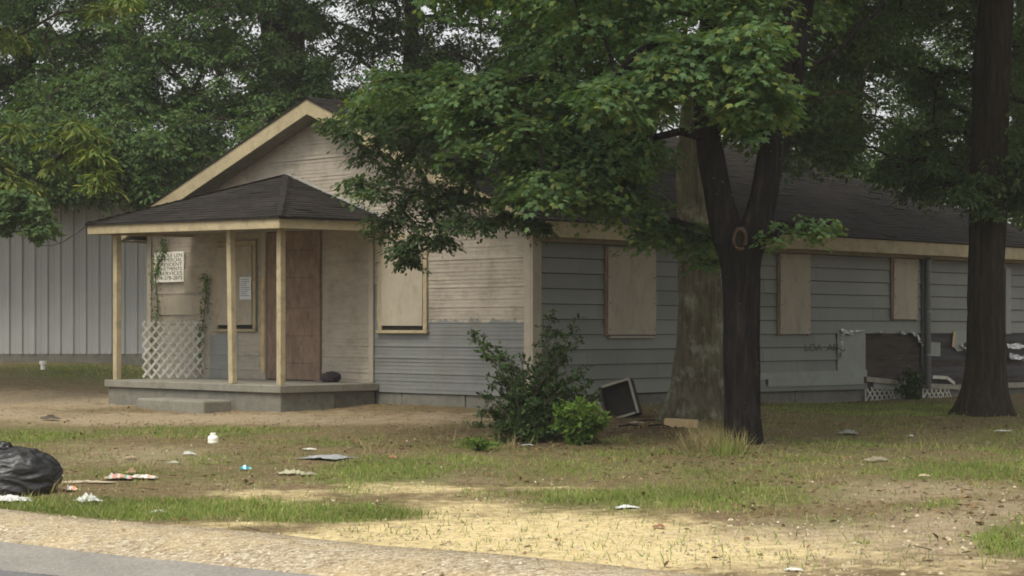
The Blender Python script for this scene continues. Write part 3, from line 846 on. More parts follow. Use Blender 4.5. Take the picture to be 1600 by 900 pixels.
for (q0, q1) in ((AP, Cc), (AP, D)):
    a_, b_ = Vector(q0) + Vector((-0.035, 0, 0.02)), Vector(q1) + Vector((-0.035, 0, 0.02))
    ps = [a_.lerp(b_, k / 8) + Vector((0, 0, R.uniform(-.012, .012))) for k in range(9)]
    m_ = MB()
    for k in range(8): m_.bar(ps[k], ps[k + 1], 0.07, 0.03)
    m_.build('flashing', M['flashing'], proof)
m_ = MB().bar(Vector(AP) + Vector((-.02, .02, .02)), Vector(A) + Vector((.02, .02, .015)), 0.09, 0.008).build('hip_cap', M['roof'], proof)
m_ = MB().bar(Vector(AP) + Vector((-.02, -.02, .02)), Vector(B) + Vector((.02, -.02, .015)), 0.09, 0.008).build('hip_cap', M['roof'], proof)
trim('wall_pilaster', MB().box(-0.05, -0.024, fw(586), fw(579), PZ, 2.75), 'board_front', porch)

# faint graffiti on the side wall
def text_mesh(txt, size, name):
    cu = bpy.data.curves.new(name, 'FONT'); cu.body = txt; cu.size = size; cu.extrude = 0.0012
    ob = bpy.data.objects.new(name, cu); COL.objects.link(ob)
    bpy.context.view_layer.update()
    me = bpy.data.meshes.new_from_object(ob.evaluated_get(bpy.context.evaluated_depsgraph_get()))
    bpy.data.objects.remove(ob)
    return me
gm = text_mesh('LOA  AF', 0.17, 'graffiti')
o = link('graffiti', gm, M['ink_faded'], house, loc=(sw(1254), -0.034, hz(548, sw(1280), 0)))
o.rotation_euler = (math.radians(90), 0, 0); o.scale = (1.55, 1, 1)

def house_pt(t, d, z):
    x, y = w2(t, d); return Vector((x, y, z))

# sign on the front wall
sd0, sd1 = fw(287, .05), fw(241, .05); sz0, sz1 = hz(441, 0, 9.2), hz(394, 0, 9.2)
sign = empty('sign', house_pt(-0.045, sd1, sz0), math.radians(45 - 90), 'white rectangular sign with black lettering on the wall left of the porch', 'sign')
sw_, sh_ = sd1 - sd0, sz1 - sz0
bevel(MB().box(0, sw_, -0.008, 0.012, 0, sh_).build('panel', M['white'], sign), 0.003)
lines = ['SANDLE LEN', 'COMMERCIAL', 'A. RESIDENT', 'APARTMENTS', '& SERVICES', '910-278-2875']
for i, tx in enumerate(lines):
    me = text_mesh(tx, 0.105, 'lettering')
    xs = [v.co.x for v in me.vertices]; wd = max(xs) - min(xs)
    o = link('lettering', me, M['ink'], sign, loc=(0.05, -0.0105, sh_ - 0.095 - i * (sh_ - 0.06) / 6.0))
    o.rotation_euler = (math.radians(90), 0, 0); o.scale = ((sw_ - 0.1) / wd, 0.9, 1)
# notice taped to the boarded window
nd0, nd1 = fw(392, .08), fw(374, .08); nz0, nz1 = hz(468, 0, 6.9), hz(433, 0, 6.9)
nt = empty('paper_notice', house_pt(-0.0735, nd1, nz0), math.radians(-45), 'white paper notice taped to the boarded porch window', 'notice')
m_ = MB(); vs_ = []; fs_ = []
for i in range(5):
    for j in range(5):
        vs_.append(((nd1 - nd0) * i / 4, -0.003 - 0.006 * math.sin(i * 1.3) * math.sin(j * 1.7 + 1), (nz1 - nz0) * j / 4))
for i in range(4):
    for j in range(4): fs_.append((i * 5 + j, i * 5 + 5 + j, i * 5 + 6 + j, i * 5 + 1 + j))
o = m_.add(vs_, fs_).build('sheet', simple('notice_paper', (0.62, 0.64, 0.66), 0.8, 0.06, 5, 0), nt)
md = o.modifiers.new('thick', 'SOLIDIFY'); md.thickness = 0.001
for j in range(9):
    zz = (nz1 - nz0) * (0.88 - j * 0.09)
    MB().box(0.04, (nd1 - nd0) * R.uniform(0.6, 0.9), -0.0125, -0.0115, zz, zz + 0.008).build('print_line', M['ink_faded'], nt)

# white lattice on the left edge of the porch
lat_o = house_pt(-1.30, 8.17, PZ)
lat = empty('lattice_panel', lat_o, math.radians(45), 'white wooden diamond lattice panel standing on the left edge of the porch', 'lattice')
LW, LH = 1.30, 1.0
sp = 0.185
def clipseg(x0, y0, dx, dy, w, h):
    ts = [-9, 9]
    for p_, d_, lim in ((x0, dx, w), (y0, dy, h)):
        a_, b_ = (0 - p_) / d_, (lim - p_) / d_
        if a_ > b_: a_, b_ = b_, a_
        ts = [max(ts[0], a_), min(ts[1], b_)]
    return ts
n = int((LW + LH) / sp) + 2
for s_ in (1, -1):
    for k in range(n):
        x_ = -LH + k * sp + 0.05 if s_ > 0 else k * sp + 0.02
        a_, b_ = clipseg(x_, 0.0001, s_ * 0.7071, 0.7071, LW, LH)
        if b_ - a_ < 0.06: continue
        y = 0.0 if s_ > 0 else 0.011
        p = (x_ + s_ * .7071 * a_, y, .7071 * a_); q = (x_ + s_ * .7071 * b_, y, .7071 * b_)
        if s_ > 0 and p[2] < 0.05 and 0.9 < p[0] < 1.3: p = (p[0] + .12, y, p[2] + .12)
        MB().bar(p, q, 0.010, 0.040).build('slat', M['lattice'], lat)

# dark bundle on the porch and a concrete step in front of it
def blob(name, loc, r, sc, seed, m, ns=3.0, amp=0.35, ridg=False, sub=4):
    import bmesh
    bm = bmesh.new(); bmesh.ops.create_icosphere(bm, subdivisions=sub, radius=1.0)
    for v in bm.verts:
        p = v.co.copy(); n1 = mnoise.fractal(p * ns + Vector((seed * 3.1, seed, 0)), 0.9, 2.0, 5)
        if ridg: n1 = -abs(n1) * 1.4
        q = p * (1 + amp * n1)
        if q.z < -0.62: q.z = -0.62 + (q.z + 0.62) * 0.1
        v.co = Vector((q.x * r * sc[0], q.y * r * sc[1], (q.z + 0.66) * r * sc[2]))
    me = bpy.data.meshes.new(name); bm.to_mesh(me); bm.free()
    return link(name, me, m, smooth=True, loc=loc)
cloth = simple('dark_cloth', (0.035, 0.028, 0.030), 0.95, 0.4, 9, 0.4)
pb = house_pt(-0.35, fw(517, 0.35), PZ)
o = blob('clothing_bundle', pb, 0.15, (1.25, 0.8, 0.75), 2, cloth, 2.2, 0.5, True)
tag(o, 'small dark crumpled bundle of cloth lying on the porch beside the boarded door', 'cloth')
g0, g1 = fw(216, P + .75), fw(335, P + .05)
st_d1 = fw(216, P + .6); st_d0 = fw(320, P + .6)
stp = bevel(MB().box(-0.27, 0.27, -(st_d1 - st_d0) / 2, (st_d1 - st_d0) / 2, -0.3, 0.105).build('concrete_step', M['concrete']), 0.03, 2)
stp.location = house_pt(-P - 0.36, (st_d0 + st_d1) / 2, -0.02); stp.rotation_euler = (0, 0, math.radians(45))
tag(stp, 'low worn concrete step on the dirt in front of the porch', 'step')

# ------------------------------------------------------------------ metal warehouse
WY = 45.0
wx1 = (236 - 800) / F * WY; wx0 = wx1 - 24.0
wh = empty('warehouse', (wx1, WY, 0.0), 0, 'grey corrugated metal warehouse standing behind the house at left', 'warehouse')
MB().box(-24, -0.02, 0.08, 14.0, 0.1, 5.6).build('core', M['dark'], wh)
MB().box(-24, 0.0, 0.074, 0.25, 0.0, 0.63).build('foundation', M['concrete'], wh)
pm = MB(); pw = 0.30
prof = [(0, 0), (0.105, 0), (0.125, 0.006), (0.145, 0), (0.205, 0), (0.225, -0.042), (0.265, -0.042), (0.29, 0), (0.30, 0)]
vs_ = [(x, y, 0.615) for x, y in prof] + [(x, y, 5.6) for x, y in prof]; k = len(prof)
pm.add(vs_, [(i, i + 1, k + i + 1, k + i) for i in range(k - 1)])
pme = pm.mesh('wall_panel'); pme.materials.append(M['steel'])
for i in range(80): link('wall_panel', pme, None, wh, loc=(-pw * (i + 1), 0.07 + 0.002 * (i % 2), 0))
for i in range(40):
    o = link('wall_panel', pme, None, wh, loc=(0.0, 0.08 + pw * i, 0)); o.rotation_euler = (0, 0, math.radians(90))
MB().add([(-24.2, -0.1, 5.55), (0.2, -0.1, 5.55), (0.2, 7, 6.5), (-24.2, 7, 6.5), (0.2, 14.2, 5.55), (-24.2, 14.2, 5.55),
          (-24.2, -0.1, 5.62), (0.2, -0.1, 5.62), (0.2, 7, 6.57), (-24.2, 7, 6.57), (0.2, 14.2, 5.62), (-24.2, 14.2, 5.62)],
         [(6, 7, 8, 9), (9, 8, 10, 11), (0, 3, 2, 1), (3, 5, 4, 2), (0, 1, 7, 6), (1, 2, 8, 7), (2, 4, 10, 8), (5, 11, 10, 4), (0, 6, 9, 3), (3, 9, 11, 5)]).build('roof', M['steel'], wh)

# cable from the porch corner to the warehouse
ca = house_pt(px_ + 0.02, fd1 - 0.02, zl - 0.03); cb_ = Vector((wx1 - 3.4, WY + 0.02, 3.95))
cp = [ca.lerp(cb_, i / 24) + Vector((0, 0, -0.55 * math.sin(math.pi * i / 24))) for i in range(25)]
o = MB().tube(cp, [0.010] * 25, 5).build('service_cable', M['cable'])
tag(o, 'thin black cable sagging from the porch roof corner to the metal warehouse', 'cable')
# white stub pipe by the warehouse
g = ground(67, 578)
sp_ = empty('vent_pipe', g, 0, 'short white pipe standing in the grass before the metal warehouse', 'pipe')
MB().tube([(0, 0, -0.05), (0, 0, 0.12)], [0.05, 0.05], 14).build('stub', M['white'], sp_, smooth=False)
MB().tube([(0, 0, 0.12), (0, 0, 0.19)], [0.075, 0.075], 14).build('cap', M['white'], sp_)
#PART2
# ------------------------------------------------------------------ leaves and trees
T_OVAL = (np.array([(0, 0, 0), (-.24, .34, .06), (-.20, .70, .05), (0, 1, -.04), (.20, .70, .05), (.24, .34, .06)]),
          np.array([(0, 3, 2, 1), (0, 5, 4, 3)]))
T_LONG = (np.array([(0, 0, 0), (-.10, .30, .03), (-.09, .72, .0), (0, 1, -.10), (.09, .72, .0), (.10, .30, .03)]),
          np.array([(0, 3, 2, 1), (0, 5, 4, 3)]))
_ml = [(0, 0), (.34, .08), (.30, .30), (.56, .58), (.20, .54), (0, 1.0), (-.20, .54), (-.56, .58), (-.30, .30), (-.34, .08)]
T_MAPLE = (np.array([(0, .36, .05)] + [(x, y, -.07 * (abs(x) * 1.6 + max(0, y - .5))) for x, y in _ml]),
           np.array([(0, 1 + i, 1 + (i + 1) % 10) for i in range(10)]))
T_DIA = (np.array([(0, 0, 0), (-.26, .46, .07), (0, 1, -.03), (.26, .46, .07)]), np.array([(0, 2, 1), (0, 3, 2)]))
T_BLADE = (np.array([(-.5, 0, 0), (.5, 0, 0), (-.36, .55, 0), (.36, .55, 0), (0, 1, -.22)]), np.array([(0, 1, 3), (0, 3, 2), (2, 3, 4)]))

def nrmz(a): return a / np.maximum(np.linalg.norm(a, axis=-1, keepdims=True), 1e-6)

def leaf_mesh(name, tm, pos, dr, nr, size, wscale=1.0):
    V_, F_ = tm
    dr = nrmz(dr); rt = nrmz(np.cross(dr, nr)); nn = np.cross(rt, dr)
    size = np.broadcast_to(np.asarray(size, float), (len(pos),))[:, None, None]
    ws = np.broadcast_to(np.asarray(wscale, float), (len(pos),))[:, None, None]
    P_ = pos[:, None, :] + size * (V_[None, :, 0:1] * ws * rt[:, None, :] + V_[None, :, 1:2] * dr[:, None, :] + V_[None, :, 2:3] * nn[:, None, :])
    nV = len(V_)
    fc = (np.arange(len(pos))[:, None, None] * nV + F_[None]).reshape(-1, F_.shape[1])
    return np_mesh(name, P_.reshape(-1, 3), fc)

def sprays(rng, cen, rad, ns, nl, sr, flat=0.7, droop=0.35, lowbias=0.15):
    K = len(cen)
    d = nrmz(rng.normal(0, 1, (K, ns, 3))); d[..., 2] -= lowbias; d = nrmz(d)
    u = rng.random((K, ns, 1)) ** 0.45
    sc = cen[:, None, :] + rad[:, None, None] * d * u * np.array([1, 1, flat])
    scf = sc.reshape(-1, 3); df = d.reshape(-1, 3).copy()
    e1 = nrmz(df * np.array([1, 1, 0.25]) + rng.normal(0, .2, df.shape))
    up = nrmz(np.array([0, 0, 1.0]) + 0.45 * df + rng.normal(0, .18, df.shape))
    e2 = nrmz(np.cross(up, e1)); e1 = np.cross(e2, up)
    n = len(scf)
    th = rng.uniform(0, 2 * np.pi, (n, nl)); rr = np.sqrt(rng.random((n, nl)))
    srr = sr * rng.uniform(0.6, 1.3, (n, 1))
    a = (np.cos(th) * rr * 1.25 + 0.2) * srr; b = np.sin(th) * rr * 0.8 * srr
    pos = scf[:, None, :] + a[..., None] * e1[:, None, :] + b[..., None] * e2[:, None, :]
    pos[..., 2] -= droop * (rr * srr) ** 1.5 / max(sr, .01) ** .5
    pos += rng.normal(0, 0.07 * sr, pos.shape)
    dr = np.cos(th)[..., None] * e1[:, None, :] + np.sin(th)[..., None] * e2[:, None, :] + 0.5 * e1[:, None, :] + rng.normal(0, .35, pos.shape)
    dr[..., 2] -= 0.35
    nr = up[:, None, :] + rng.normal(0, .33, pos.shape)
    par = np.repeat(cen[:, None, :], ns, 1).reshape(-1, 3)
    return pos.reshape(-1, 3), dr.reshape(-1, 3), nr.reshape(-1, 3), scf, par

def twig_mesh(name, a, b, r0, r1):
    d = nrmz(b - a); s = nrmz(np.cross(d, np.array([0.3, 0.2, 0.93]))); t = np.cross(s, d)
    ring = [s, -0.5 * s + 0.87 * t, -0.5 * s - 0.87 * t]
    vs_ = [a + q * r0 for q in ring] + [b + q * r1 for q in ring]
    P_ = np.stack(vs_, 1)
    F_ = np.array([(0, 1, 4, 3), (1, 2, 5, 4), (2, 0, 3, 5)])
    return np_mesh(name, P_.reshape(-1, 3), (np.arange(len(a))[:, None, None] * 6 + F_[None]).reshape(-1, 4))

def px_boxes(rng, boxes):
    cs, rs = [], []
    for (x0, x1, y0, y1, Y0, Y1, n, r) in boxes:
        for _ in range(n):
            Y = rng.uniform(Y0, Y1); p = at(rng.uniform(x0, x1), rng.uniform(y0, y1), Y)
            cs.append(tuple(p)); rs.append(r * rng.uniform(0.7, 1.25))
    return np.array(cs).reshape(-1, 3), np.array(rs)

def ell(rng, c, r, n, rad, zmin):
    out = []
    while len(out) < n:
        d = rng.normal(0, 1, 3); d /= np.linalg.norm(d); p = np.array(c) + d * np.array(r) * rng.uniform(0.45, 1) ** 0.6
        if p[2] > zmin: out.append(p)
    return np.array(out).reshape(-1, 3), np.full(n, rad)

def ridged(seed, amp=0.10, lobes=0, flare=0.0):
    def fn(f, th, p):
        v = 1 + amp * mnoise.fractal(Vector((math.cos(th) * 2.6 + seed, math.sin(th) * 2.6, p.z * 0.7)), 0.9, 2.0, 4)
        v += 0.05 * math.sin(th * 13 + 2.5 * mnoise.noise(Vector((seed, p.z * 1.3, 0))) + p.z * 0.6)
        if flare and f < 0.22:
            v += flare * ((0.22 - f) / 0.22) ** 2 * (0.6 + 0.7 * max(0, math.sin(lobes * th + seed)))
        return v
    return fn

def smooth_path(pts, rad, n):
    P_ = [Vector(p) for p in pts]; m = len(P_); out, ro_ = [], []
    for i in range(n):
        f = i / (n - 1) * (m - 1); k = min(int(f), m - 2); t = f - k
        p0, p1, p2, p3 = P_[max(k - 1, 0)], P_[k], P_[k + 1], P_[min(k + 2, m - 1)]
        out.append(0.5 * ((2 * p1) + (p2 - p0) * t + (2 * p0 - 5 * p1 + 4 * p2 - p3) * t * t + (3 * p1 - p0 - 3 * p2 + p3) * t ** 3))
        ro_.append(rad[k] * (1 - t) + rad[k + 1] * t)
    return out, ro_

def pxpath(lst, Y, dY=0.0):
    return [at(a_[0], a_[1], Y + (dY * (690 - a_[1]) / 690)) for a_ in lst], [a_[2] / F * Y for a_ in lst]

def make_tree(name, label, group, stems, bark, groups, seed, base=None, limb_mat=None):
    """stems: list of (points, radii, sides, flare); groups: list of (centres, radii, ns, nl, spray radius, leaf size, template, material, twigs)"""
    rng = np.random.default_rng(seed)
    b = stems[0][0][0]
    root = empty(name, (b[0], b[1], float(gz(b[0], b[1]))), 0, label, 'tree', group)
    off = -Vector(root.location)
    nodes = []; trunk = None
    for i, (pts, rad, sides, flare) in enumerate(stems):
        pp, rr = smooth_path(pts, rad, max(24, len(pts) * 12))
        m_ = MB(); m_.tube([p + off for p in pp], rr, sides, True, ridged(seed + i * 3.3, 0.15, 5, flare))
        o = m_.build('trunk' if i == 0 else 'limb', bark, root if i == 0 else trunk, smooth=True)
        if i == 0: trunk = o
        q0 = int(len(pp) * (0.5 if i == 0 else 0.25))
        nodes += [np.array(p) for p in pp[q0::3]]
    offn = np.array(off)
    # limbs join each leaf clump to the nearest wood
    allc = np.concatenate([g[0] for g in groups]); order = np.argsort([min(np.linalg.norm(c - n_) for n_ in nodes) for c in allc])
    base_n = len(nodes); N_ = np.array(nodes); par = {}; cnt = {}
    pts_l = list(N_)
    for i in order:
        arr = np.array(pts_l); dd = np.linalg.norm(arr - allc[i], axis=1)
        dd[:base_n] *= 0.9
        dd = dd + 0.6 * np.maximum(0, arr[:, 2] - allc[i][2] - 0.6)
        j = int(np.argmin(dd)); par[len(pts_l)] = j; pts_l.append(allc[i])
    for k in range(len(pts_l) - 1, base_n - 1, -1):
        cnt[k] = cnt.get(k, 0) + 1
        j = par[k]
        if j >= base_n: cnt[j] = cnt.get(j, 0) + cnt[k]
    lm = MB()
    for k in range(base_n, len(pts_l)):
        a_, c_ = Vector(pts_l[par[k]]), Vector(pts_l[k]); r_ = min(0.011 * math.sqrt(cnt[k]) + 0.006, 0.05)
        md_ = (a_ + c_) / 2 + Vector((rng.normal(0, .06), rng.normal(0, .06), 0.10 * (c_ - a_).length))
        lm.tube([a_ + off, md_ + off, c_ + off], [r_ * 1.15, r_, r_ * 0.75], 5, False)
    lm.build('branches', limb_mat or bark, root, smooth=True, kind='stuff')
    for (cen, rad, ns, nl, sr, ls, tm, mt, tw) in groups:
        pos, dr, nr, sc, pr_ = sprays(rng, cen + offn, rad, ns, nl, sr)
        me = leaf_mesh('crown', tm, pos, dr, nr, ls * rng.uniform(0.6, 1.25, len(pos)))
        link('crown', me, mt, root, kind='stuff')
        if tw: link('twigs', twig_mesh('twigs', pr_, sc, tw, tw * 0.45), M['stem'], root, kind='stuff')
    return root

rt = np.random.default_rng(5)
def cat(*gs): return np.concatenate([g[0] for g in gs]), np.concatenate([g[1] for g in gs])

# A: dark twin-stemmed maple nearest the street
YA = float(ground(1163, 692).y)
trA = pxpath([(1163, 715, 35), (1162, 690, 33), (1160, 640, 31), (1159, 560, 30), (1158, 480, 30), (1157, 420, 33), (1157, 385, 40)], YA)
lA1 = pxpath([(1152, 415, 26), (1140, 370, 28), (1124, 310, 25), (1111, 240, 23), (1104, 180, 21), (1106, 100, 21), (1116, 20, 20), (1126, -80, 18), (1120, -260, 14), (1090, -520, 9)], YA)
lA2 = pxpath([(1163, 415, 26), (1176, 370, 27), (1192, 310, 24), (1202, 240, 22), (1208, 170, 20), (1222, 100, 18), (1241, 30, 17), (1256, -40, 16), (1290, -260, 12), (1330, -520, 8)], YA)
lA3 = pxpath([(1204, 270, 11), (1222, 225, 12), (1238, 150, 12), (1252, 60, 12), (1262, 0, 11), (1275, -100, 9), (1290, -300, 6)], YA + 0.15)
lA4 = pxpath([(1240, 110, 5), (1275, 98, 5), (1310, 78, 4), (1345, 40, 3.5), (1385, 5, 3)], YA + 0.15)
cA1 = px_boxes(rt, [(960, 1190, 50, 150, YA - 2.3, YA - 1.6, 16, .30), (1150, 1200, 120, 170, YA - 2.0, YA - 1.4, 5, .22), (930, 1000, 120, 160, YA - 2.2, YA - 1.6, 4, .20)])
cA2 = px_boxes(rt, [(820, 1180, -90, 50, YA - 1.5, YA + 2, 26, .45), (820, 960, -60, 90, YA - .5, YA + 2.5, 14, .42), (640, 820, -40, 0, YA, YA + 2.5, 5, .3), (580, 720, 110, 190, YA, YA + 2.5, 12, .32), (690, 960, 100, 210, YA - .5, YA + 2.5, 28, .38),
                    (810, 1010, 190, 290, YA - 1, YA + 1.5, 24, .28), (960, 1010, 150, 300, YA + .4, YA + 2, 10, .24), (930, 1010, 295, 325, YA, YA + 1, 4, .14), (1020, 1050, 340, 362, YA, YA + 1, 3, .09)])
cA3 = px_boxes(rt, [(1195, 1235, 345, 385, YA - .5, YA, 3, .10), (1245, 1285, 345, 372, YA - .5, YA, 5, .12), (1290, 1310, 340, 365, YA - .5, YA, 2, .09)])
cA4 = px_boxes(rt, [(1140, 1360, -120, 40, YA, YA + 3, 16, .45), (1120, 1200, 170, 220, YA - .3, YA + .5, 6, .18), (1070, 1115, 355, 400, YA + .6, YA + 1.6, 4, .12)])
cAo = ell(rt, (2.2, YA - 0.3, 9.6), (6.2, 5.2, 4.0), 85, 1.0, 6.6)
make_tree('maple_tree', 'dark-barked maple with forked trunk and oval branch scar, nearest the street', 'trees in the front yard',
          [(trA[0], [r_ * .88 for r_ in trA[1]], 48, 0.6), (lA1[0], [r_ * .88 for r_ in lA1[1]], 24, 0), (lA2[0], [r_ * .88 for r_ in lA2[1]], 24, 0), (lA3[0], lA3[1], 12, 0), (lA4[0], lA4[1], 8, 0)], M['bark_dark'],
          [(cA1[0], cA1[1], 18, 20, .23, .092, T_MAPLE, M['maple'], .004), (cA2[0], cA2[1], 21, 22, .25, .077, T_MAPLE, M['maple'], .004),
           (cA3[0], cA3[1], 9, 7, .09, .06, T_MAPLE, M['maple'], .002), (cA4[0], cA4[1], 22, 12, .18, .09, T_MAPLE, M['maple'], .004),
           (cAo[0], cAo[1], 26, 9, .45, .26, T_DIA, M['maple'], 0)], 21)
sc_c = at(1157, 374, YA - 0.262)
mt_root = bpy.data.objects['maple_tree']; sc_c = sc_c - Vector(mt_root.location)
seg = 22
def scar_ring(name, rings, m):
    kn = MB()
    def P_(k, r_, y):
        th_ = 2 * math.pi * k / seg; w_ = 1 + .16 * mnoise.noise(Vector((math.cos(th_) * 1.5, math.sin(th_) * 1.5, r_)))
        return sc_c + Vector((math.cos(th_) * .085 * r_ * w_, y + .012 * mnoise.noise(Vector((k * 1.7, r_ * 4, 1))), math.sin(th_) * .14 * r_ * w_))
    for k in range(seg):
        for r0_, r1_, y0_, y1_ in rings:
            kn.add([P_(k, r0_, y0_), P_((k + 1) % seg, r0_, y0_), P_((k + 1) % seg, r1_, y1_), P_(k, r1_, y1_)], [(0, 1, 2, 3)])
    kn.build(name, m, mt_root, smooth=True)
scar_ring('branch_scar', [(1.05, .9, .05, -.012), (.9, .72, -.012, -.012), (.72, .6, -.012, .04)], M['scar'])
scar_ring('scar_hollow', [(.63, .3, .03, .045), (.3, .0, .045, .05)], M['bark_brown'])

# B: thick pale trunk behind it, with the hanging bough of oval leaves
YB = float(ground(1090, 652).y)
trB = pxpath([(1088, 672, 52), (1089, 645, 48), (1092, 600, 41), (1095, 540, 37), (1096, 460, 34), (1091, 360, 31), (1086, 260, 29), (1094, 160, 28), (1114, 60, 27), (1130, -60, 25), (1140, -260, 20), (1120, -560, 12)], YB)
hang = [(545, 205, .22), (570, 240, .22), (560, 285, .17), (585, 300, .25), (615, 265, .28), (600, 350, .25), (630, 330, .3), (625, 385, .17), (650, 300, .3), (675, 335, .28), (655, 370, .22), (700, 300, .28), (715, 340, .24),
        (735, 310, .22), (755, 345, .18), (690, 375, .14), (640, 240, .28), (680, 250, .3), (600, 215, .24), (790, 340, .13), (820, 345, .10), (640, 405, .09), (720, 270, .26), (520, 190, .1), (845, 352, .08), (560, 175, .2), (610, 180, .25), (740, 250, .25), (660, 200, .25)]
cB1 = (np.array([tuple(at(a_, b_, YB - 3.2 + rt.uniform(-.5, .5))) for a_, b_, c_ in hang]), np.array([c_ for a_, b_, c_ in hang]))
cB2 = px_boxes(rt, [(830, 1000, -60, 60, YB - 3, YB - 1, 8, .5), (760, 1000, 90, 215, YB - 2.5, YB - .5, 18, .42), (1200, 1400, -80, 220, YB, YB + 4, 34, .5), (1220, 1330, 180, 250, YB + 1, YB + 4, 9, .35)])
cBo = ell(rt, (2.2, YB + .3, 11.5), (6.2, 5.5, 4.6), 90, 1.1, 7.8)
make_tree('elm_tree', 'thick pale lichened trunk behind the forked maple, its bough hanging before the gable', 'trees in the front yard',
          [(trB[0], [r_ * .95 for r_ in trB[1]], 52, 0.5)], M['bark_light'],
          [(cB1[0], cB1[1], 30, 12, .12, .072, T_OVAL, M['oval'], .003), (cB2[0], cB2[1], 26, 13, .2, .09, T_OVAL, M['oval'], .004),
           (cBo[0], cBo[1], 26, 9, .5, .28, T_DIA, M['oval'], 0)], 31)

# C: tall trunk at the right
YC = float(ground(1538, 650).y)
trC = pxpath([(1536, 672, 52), (1537, 648, 46), (1539, 610, 37), (1541, 560, 32), (1542, 480, 29), (1542, 400, 28), (1544, 300, 29), (1547, 200, 29), (1550, 100, 30), (1556, 0, 29), (1562, -200, 25), (1560, -560, 14)], YC)
cC1 = px_boxes(rt, [(1270, 1640, -80, 120, YC, YC + 5, 44, .45), (1240, 1640, 120, 260, YC + 1.5, YC + 6, 34, .4), (1440, 1640, 245, 330, YC - .2, YC + 1.8, 18, .26), (1380, 1470, 230, 300, YC + 1, YC + 3, 10, .3),
                    (1480, 1560, 270, 330, YC - .9, YC - .4, 4, .15), (1600, 1720, -60, 360, YC - 1, YC + 4, 24, .5)])
cCo = ell(rt, (7.4, YC + .5, 11.0), (6.2, 5.5, 4.6), 85, 1.1, 7.7)
make_tree('oak_tree', 'tall straight brown trunk with flared base at the right edge, dark leafy crown', 'trees in the front yard',
          [(trC[0], [r_ * .93 for r_ in trC[1]], 52, 0.6)], M['bark_brown'],
          [(cC1[0], cC1[1], 28, 15, .2, .095, T_DIA, M['oak'], .004), (cCo[0], cCo[1], 26, 9, .5, .28, T_DIA, M['oak'], 0)], 41)

# trees behind the house
FILL = {51: (150, 480, -30, 190, 44, 49, 330), 61: (-60, 260, -30, 190, 45, 48, 260), 71: (470, 830, -30, 200, 49, 54, 330), 91: (1150, 1450, -30, 300, 53, 58, 150), 101: (1440, 1640, -30, 300, 52, 57, 150)}
def far_tree(name, label, px, Y, wpx, boxes, seed, over, mt, tm=T_DIA, ls=.125, top=-420):
    g_ = float(gz((px - 800) / F * Y, Y)); pyb = HOR + (CAMH - g_) * F / Y
    st = pxpath([(px, pyb + 12, wpx * .75), (px + 1, pyb - 20, wpx * .58), (px + 2, 400, wpx * .5), (px - 2, 200, wpx * .47), (px + 4, 0, wpx * .42), (px, top * .5, wpx * .3), (px + 6, top, wpx * .15)], Y)
    cb1 = px_boxes(np.random.default_rng(seed + 1), boxes)
    fl = FILL.get(seed)
    sm = px_boxes(np.random.default_rng(seed + 3), [fl + (.22,)] if fl else [])
    X = (px - 800) / F * Y
    co_ = ell(np.random.default_rng(seed + 2), (X, Y, over[0]), (over[1], over[1], over[2]), over[3], 1.3, over[4])
    make_tree(name, label, 'trees behind the house', [(st[0], st[1], 18, 0.4)], M['bark_far'],
              [(cb1[0], cb1[1], 30, 15, .30, ls, tm, mt, .006), (co_[0], co_[1], 24, 9, .6, .34, tm, mt, 0)] + ([(sm[0], sm[1], 8, 10, .22, ls * .9, tm, mt, .006)] if fl else []), seed)
far_tree('background_tree', 'large dark trunk and crown rising behind the left slope of the house roof', 440, 48, 78,
         [(260, 560, -60, -20, 45, 50, 12, .6), (250, 400, 55, 95, 45, 50, 8, .42), (120, 420, 190, 270, 43, 49, 44, .65), (60, 260, 240, 310, 43, 46, 28, .6), (410, 500, 90, 190, 45, 47, 22, .5), (330, 480, -10, 30, 46, 50, 10, .5), (270, 400, 150, 190, 45, 48, 8, .4), (180, 420, 30, 160, 46, 50, 16, .5)],
         51, (14.5, 7.0, 4.5, 60, 11.4), M['far_leaf'])
far_tree('background_tree', 'leafy tree behind the metal warehouse at the far left', 40, 47.5, 34,
         [(-120, 200, -60, 20, 46, 49, 20, .6), (-120, 60, 95, 120, 45.5, 48, 4, .4), (60, 230, 85, 170, 44, 47, 22, .55), (-120, 140, 185, 290, 43, 44.6, 44, .6), (30, 150, 30, 80, 45, 48, 7, .5), (-80, 200, 0, 180, 46, 48, 14, .5)],
         61, (14.5, 6.5, 4.5, 50, 11.6), M['far_leaf'])
far_tree('background_tree', 'thin-crowned tree with sky gaps behind the gable peak', 640, 52, 26,
         [(500, 800, -60, -25, 50, 54, 9, .55), (500, 600, 110, 190, 50, 53, 5, .40), (530, 700, 30, 100, 50, 54, 8, .40), (600, 900, 140, 250, 50, 54, 36, .7), (800, 960, -40, 120, 50, 54, 24, .7), (640, 800, 75, 140, 50, 54, 9, .45), (480, 820, -20, 190, 50, 54, 20, .5)],
         71, (15.5, 6.5, 4.0, 45, 12.4), M['far_leaf'])
far_tree('background_tree', 'dense dark tree behind the middle of the house roof', 1010, 56, 36,
         [(880, 1180, -60, 260, 53, 58, 60, .8)], 81, (16.5, 6.5, 4.5, 50, 12.6), M['oak'])
far_tree('background_tree', 'dense dark tree behind the hipped end of the house roof', 1330, 57, 40,
         [(1150, 1460, -60, 290, 54, 60, 78, .8), (1200, 1420, 230, 310, 54, 57, 22, .6)], 91, (16.5, 7, 4.5, 55, 12.8), M['oak'])
far_tree('background_tree', 'dark leafy tree behind the house at the right edge of the view', 1600, 56, 36,
         [(1430, 1720, -60, 330, 52, 58, 90, .85)], 101, (16, 7, 4.5, 55, 12.6), M['oak'])

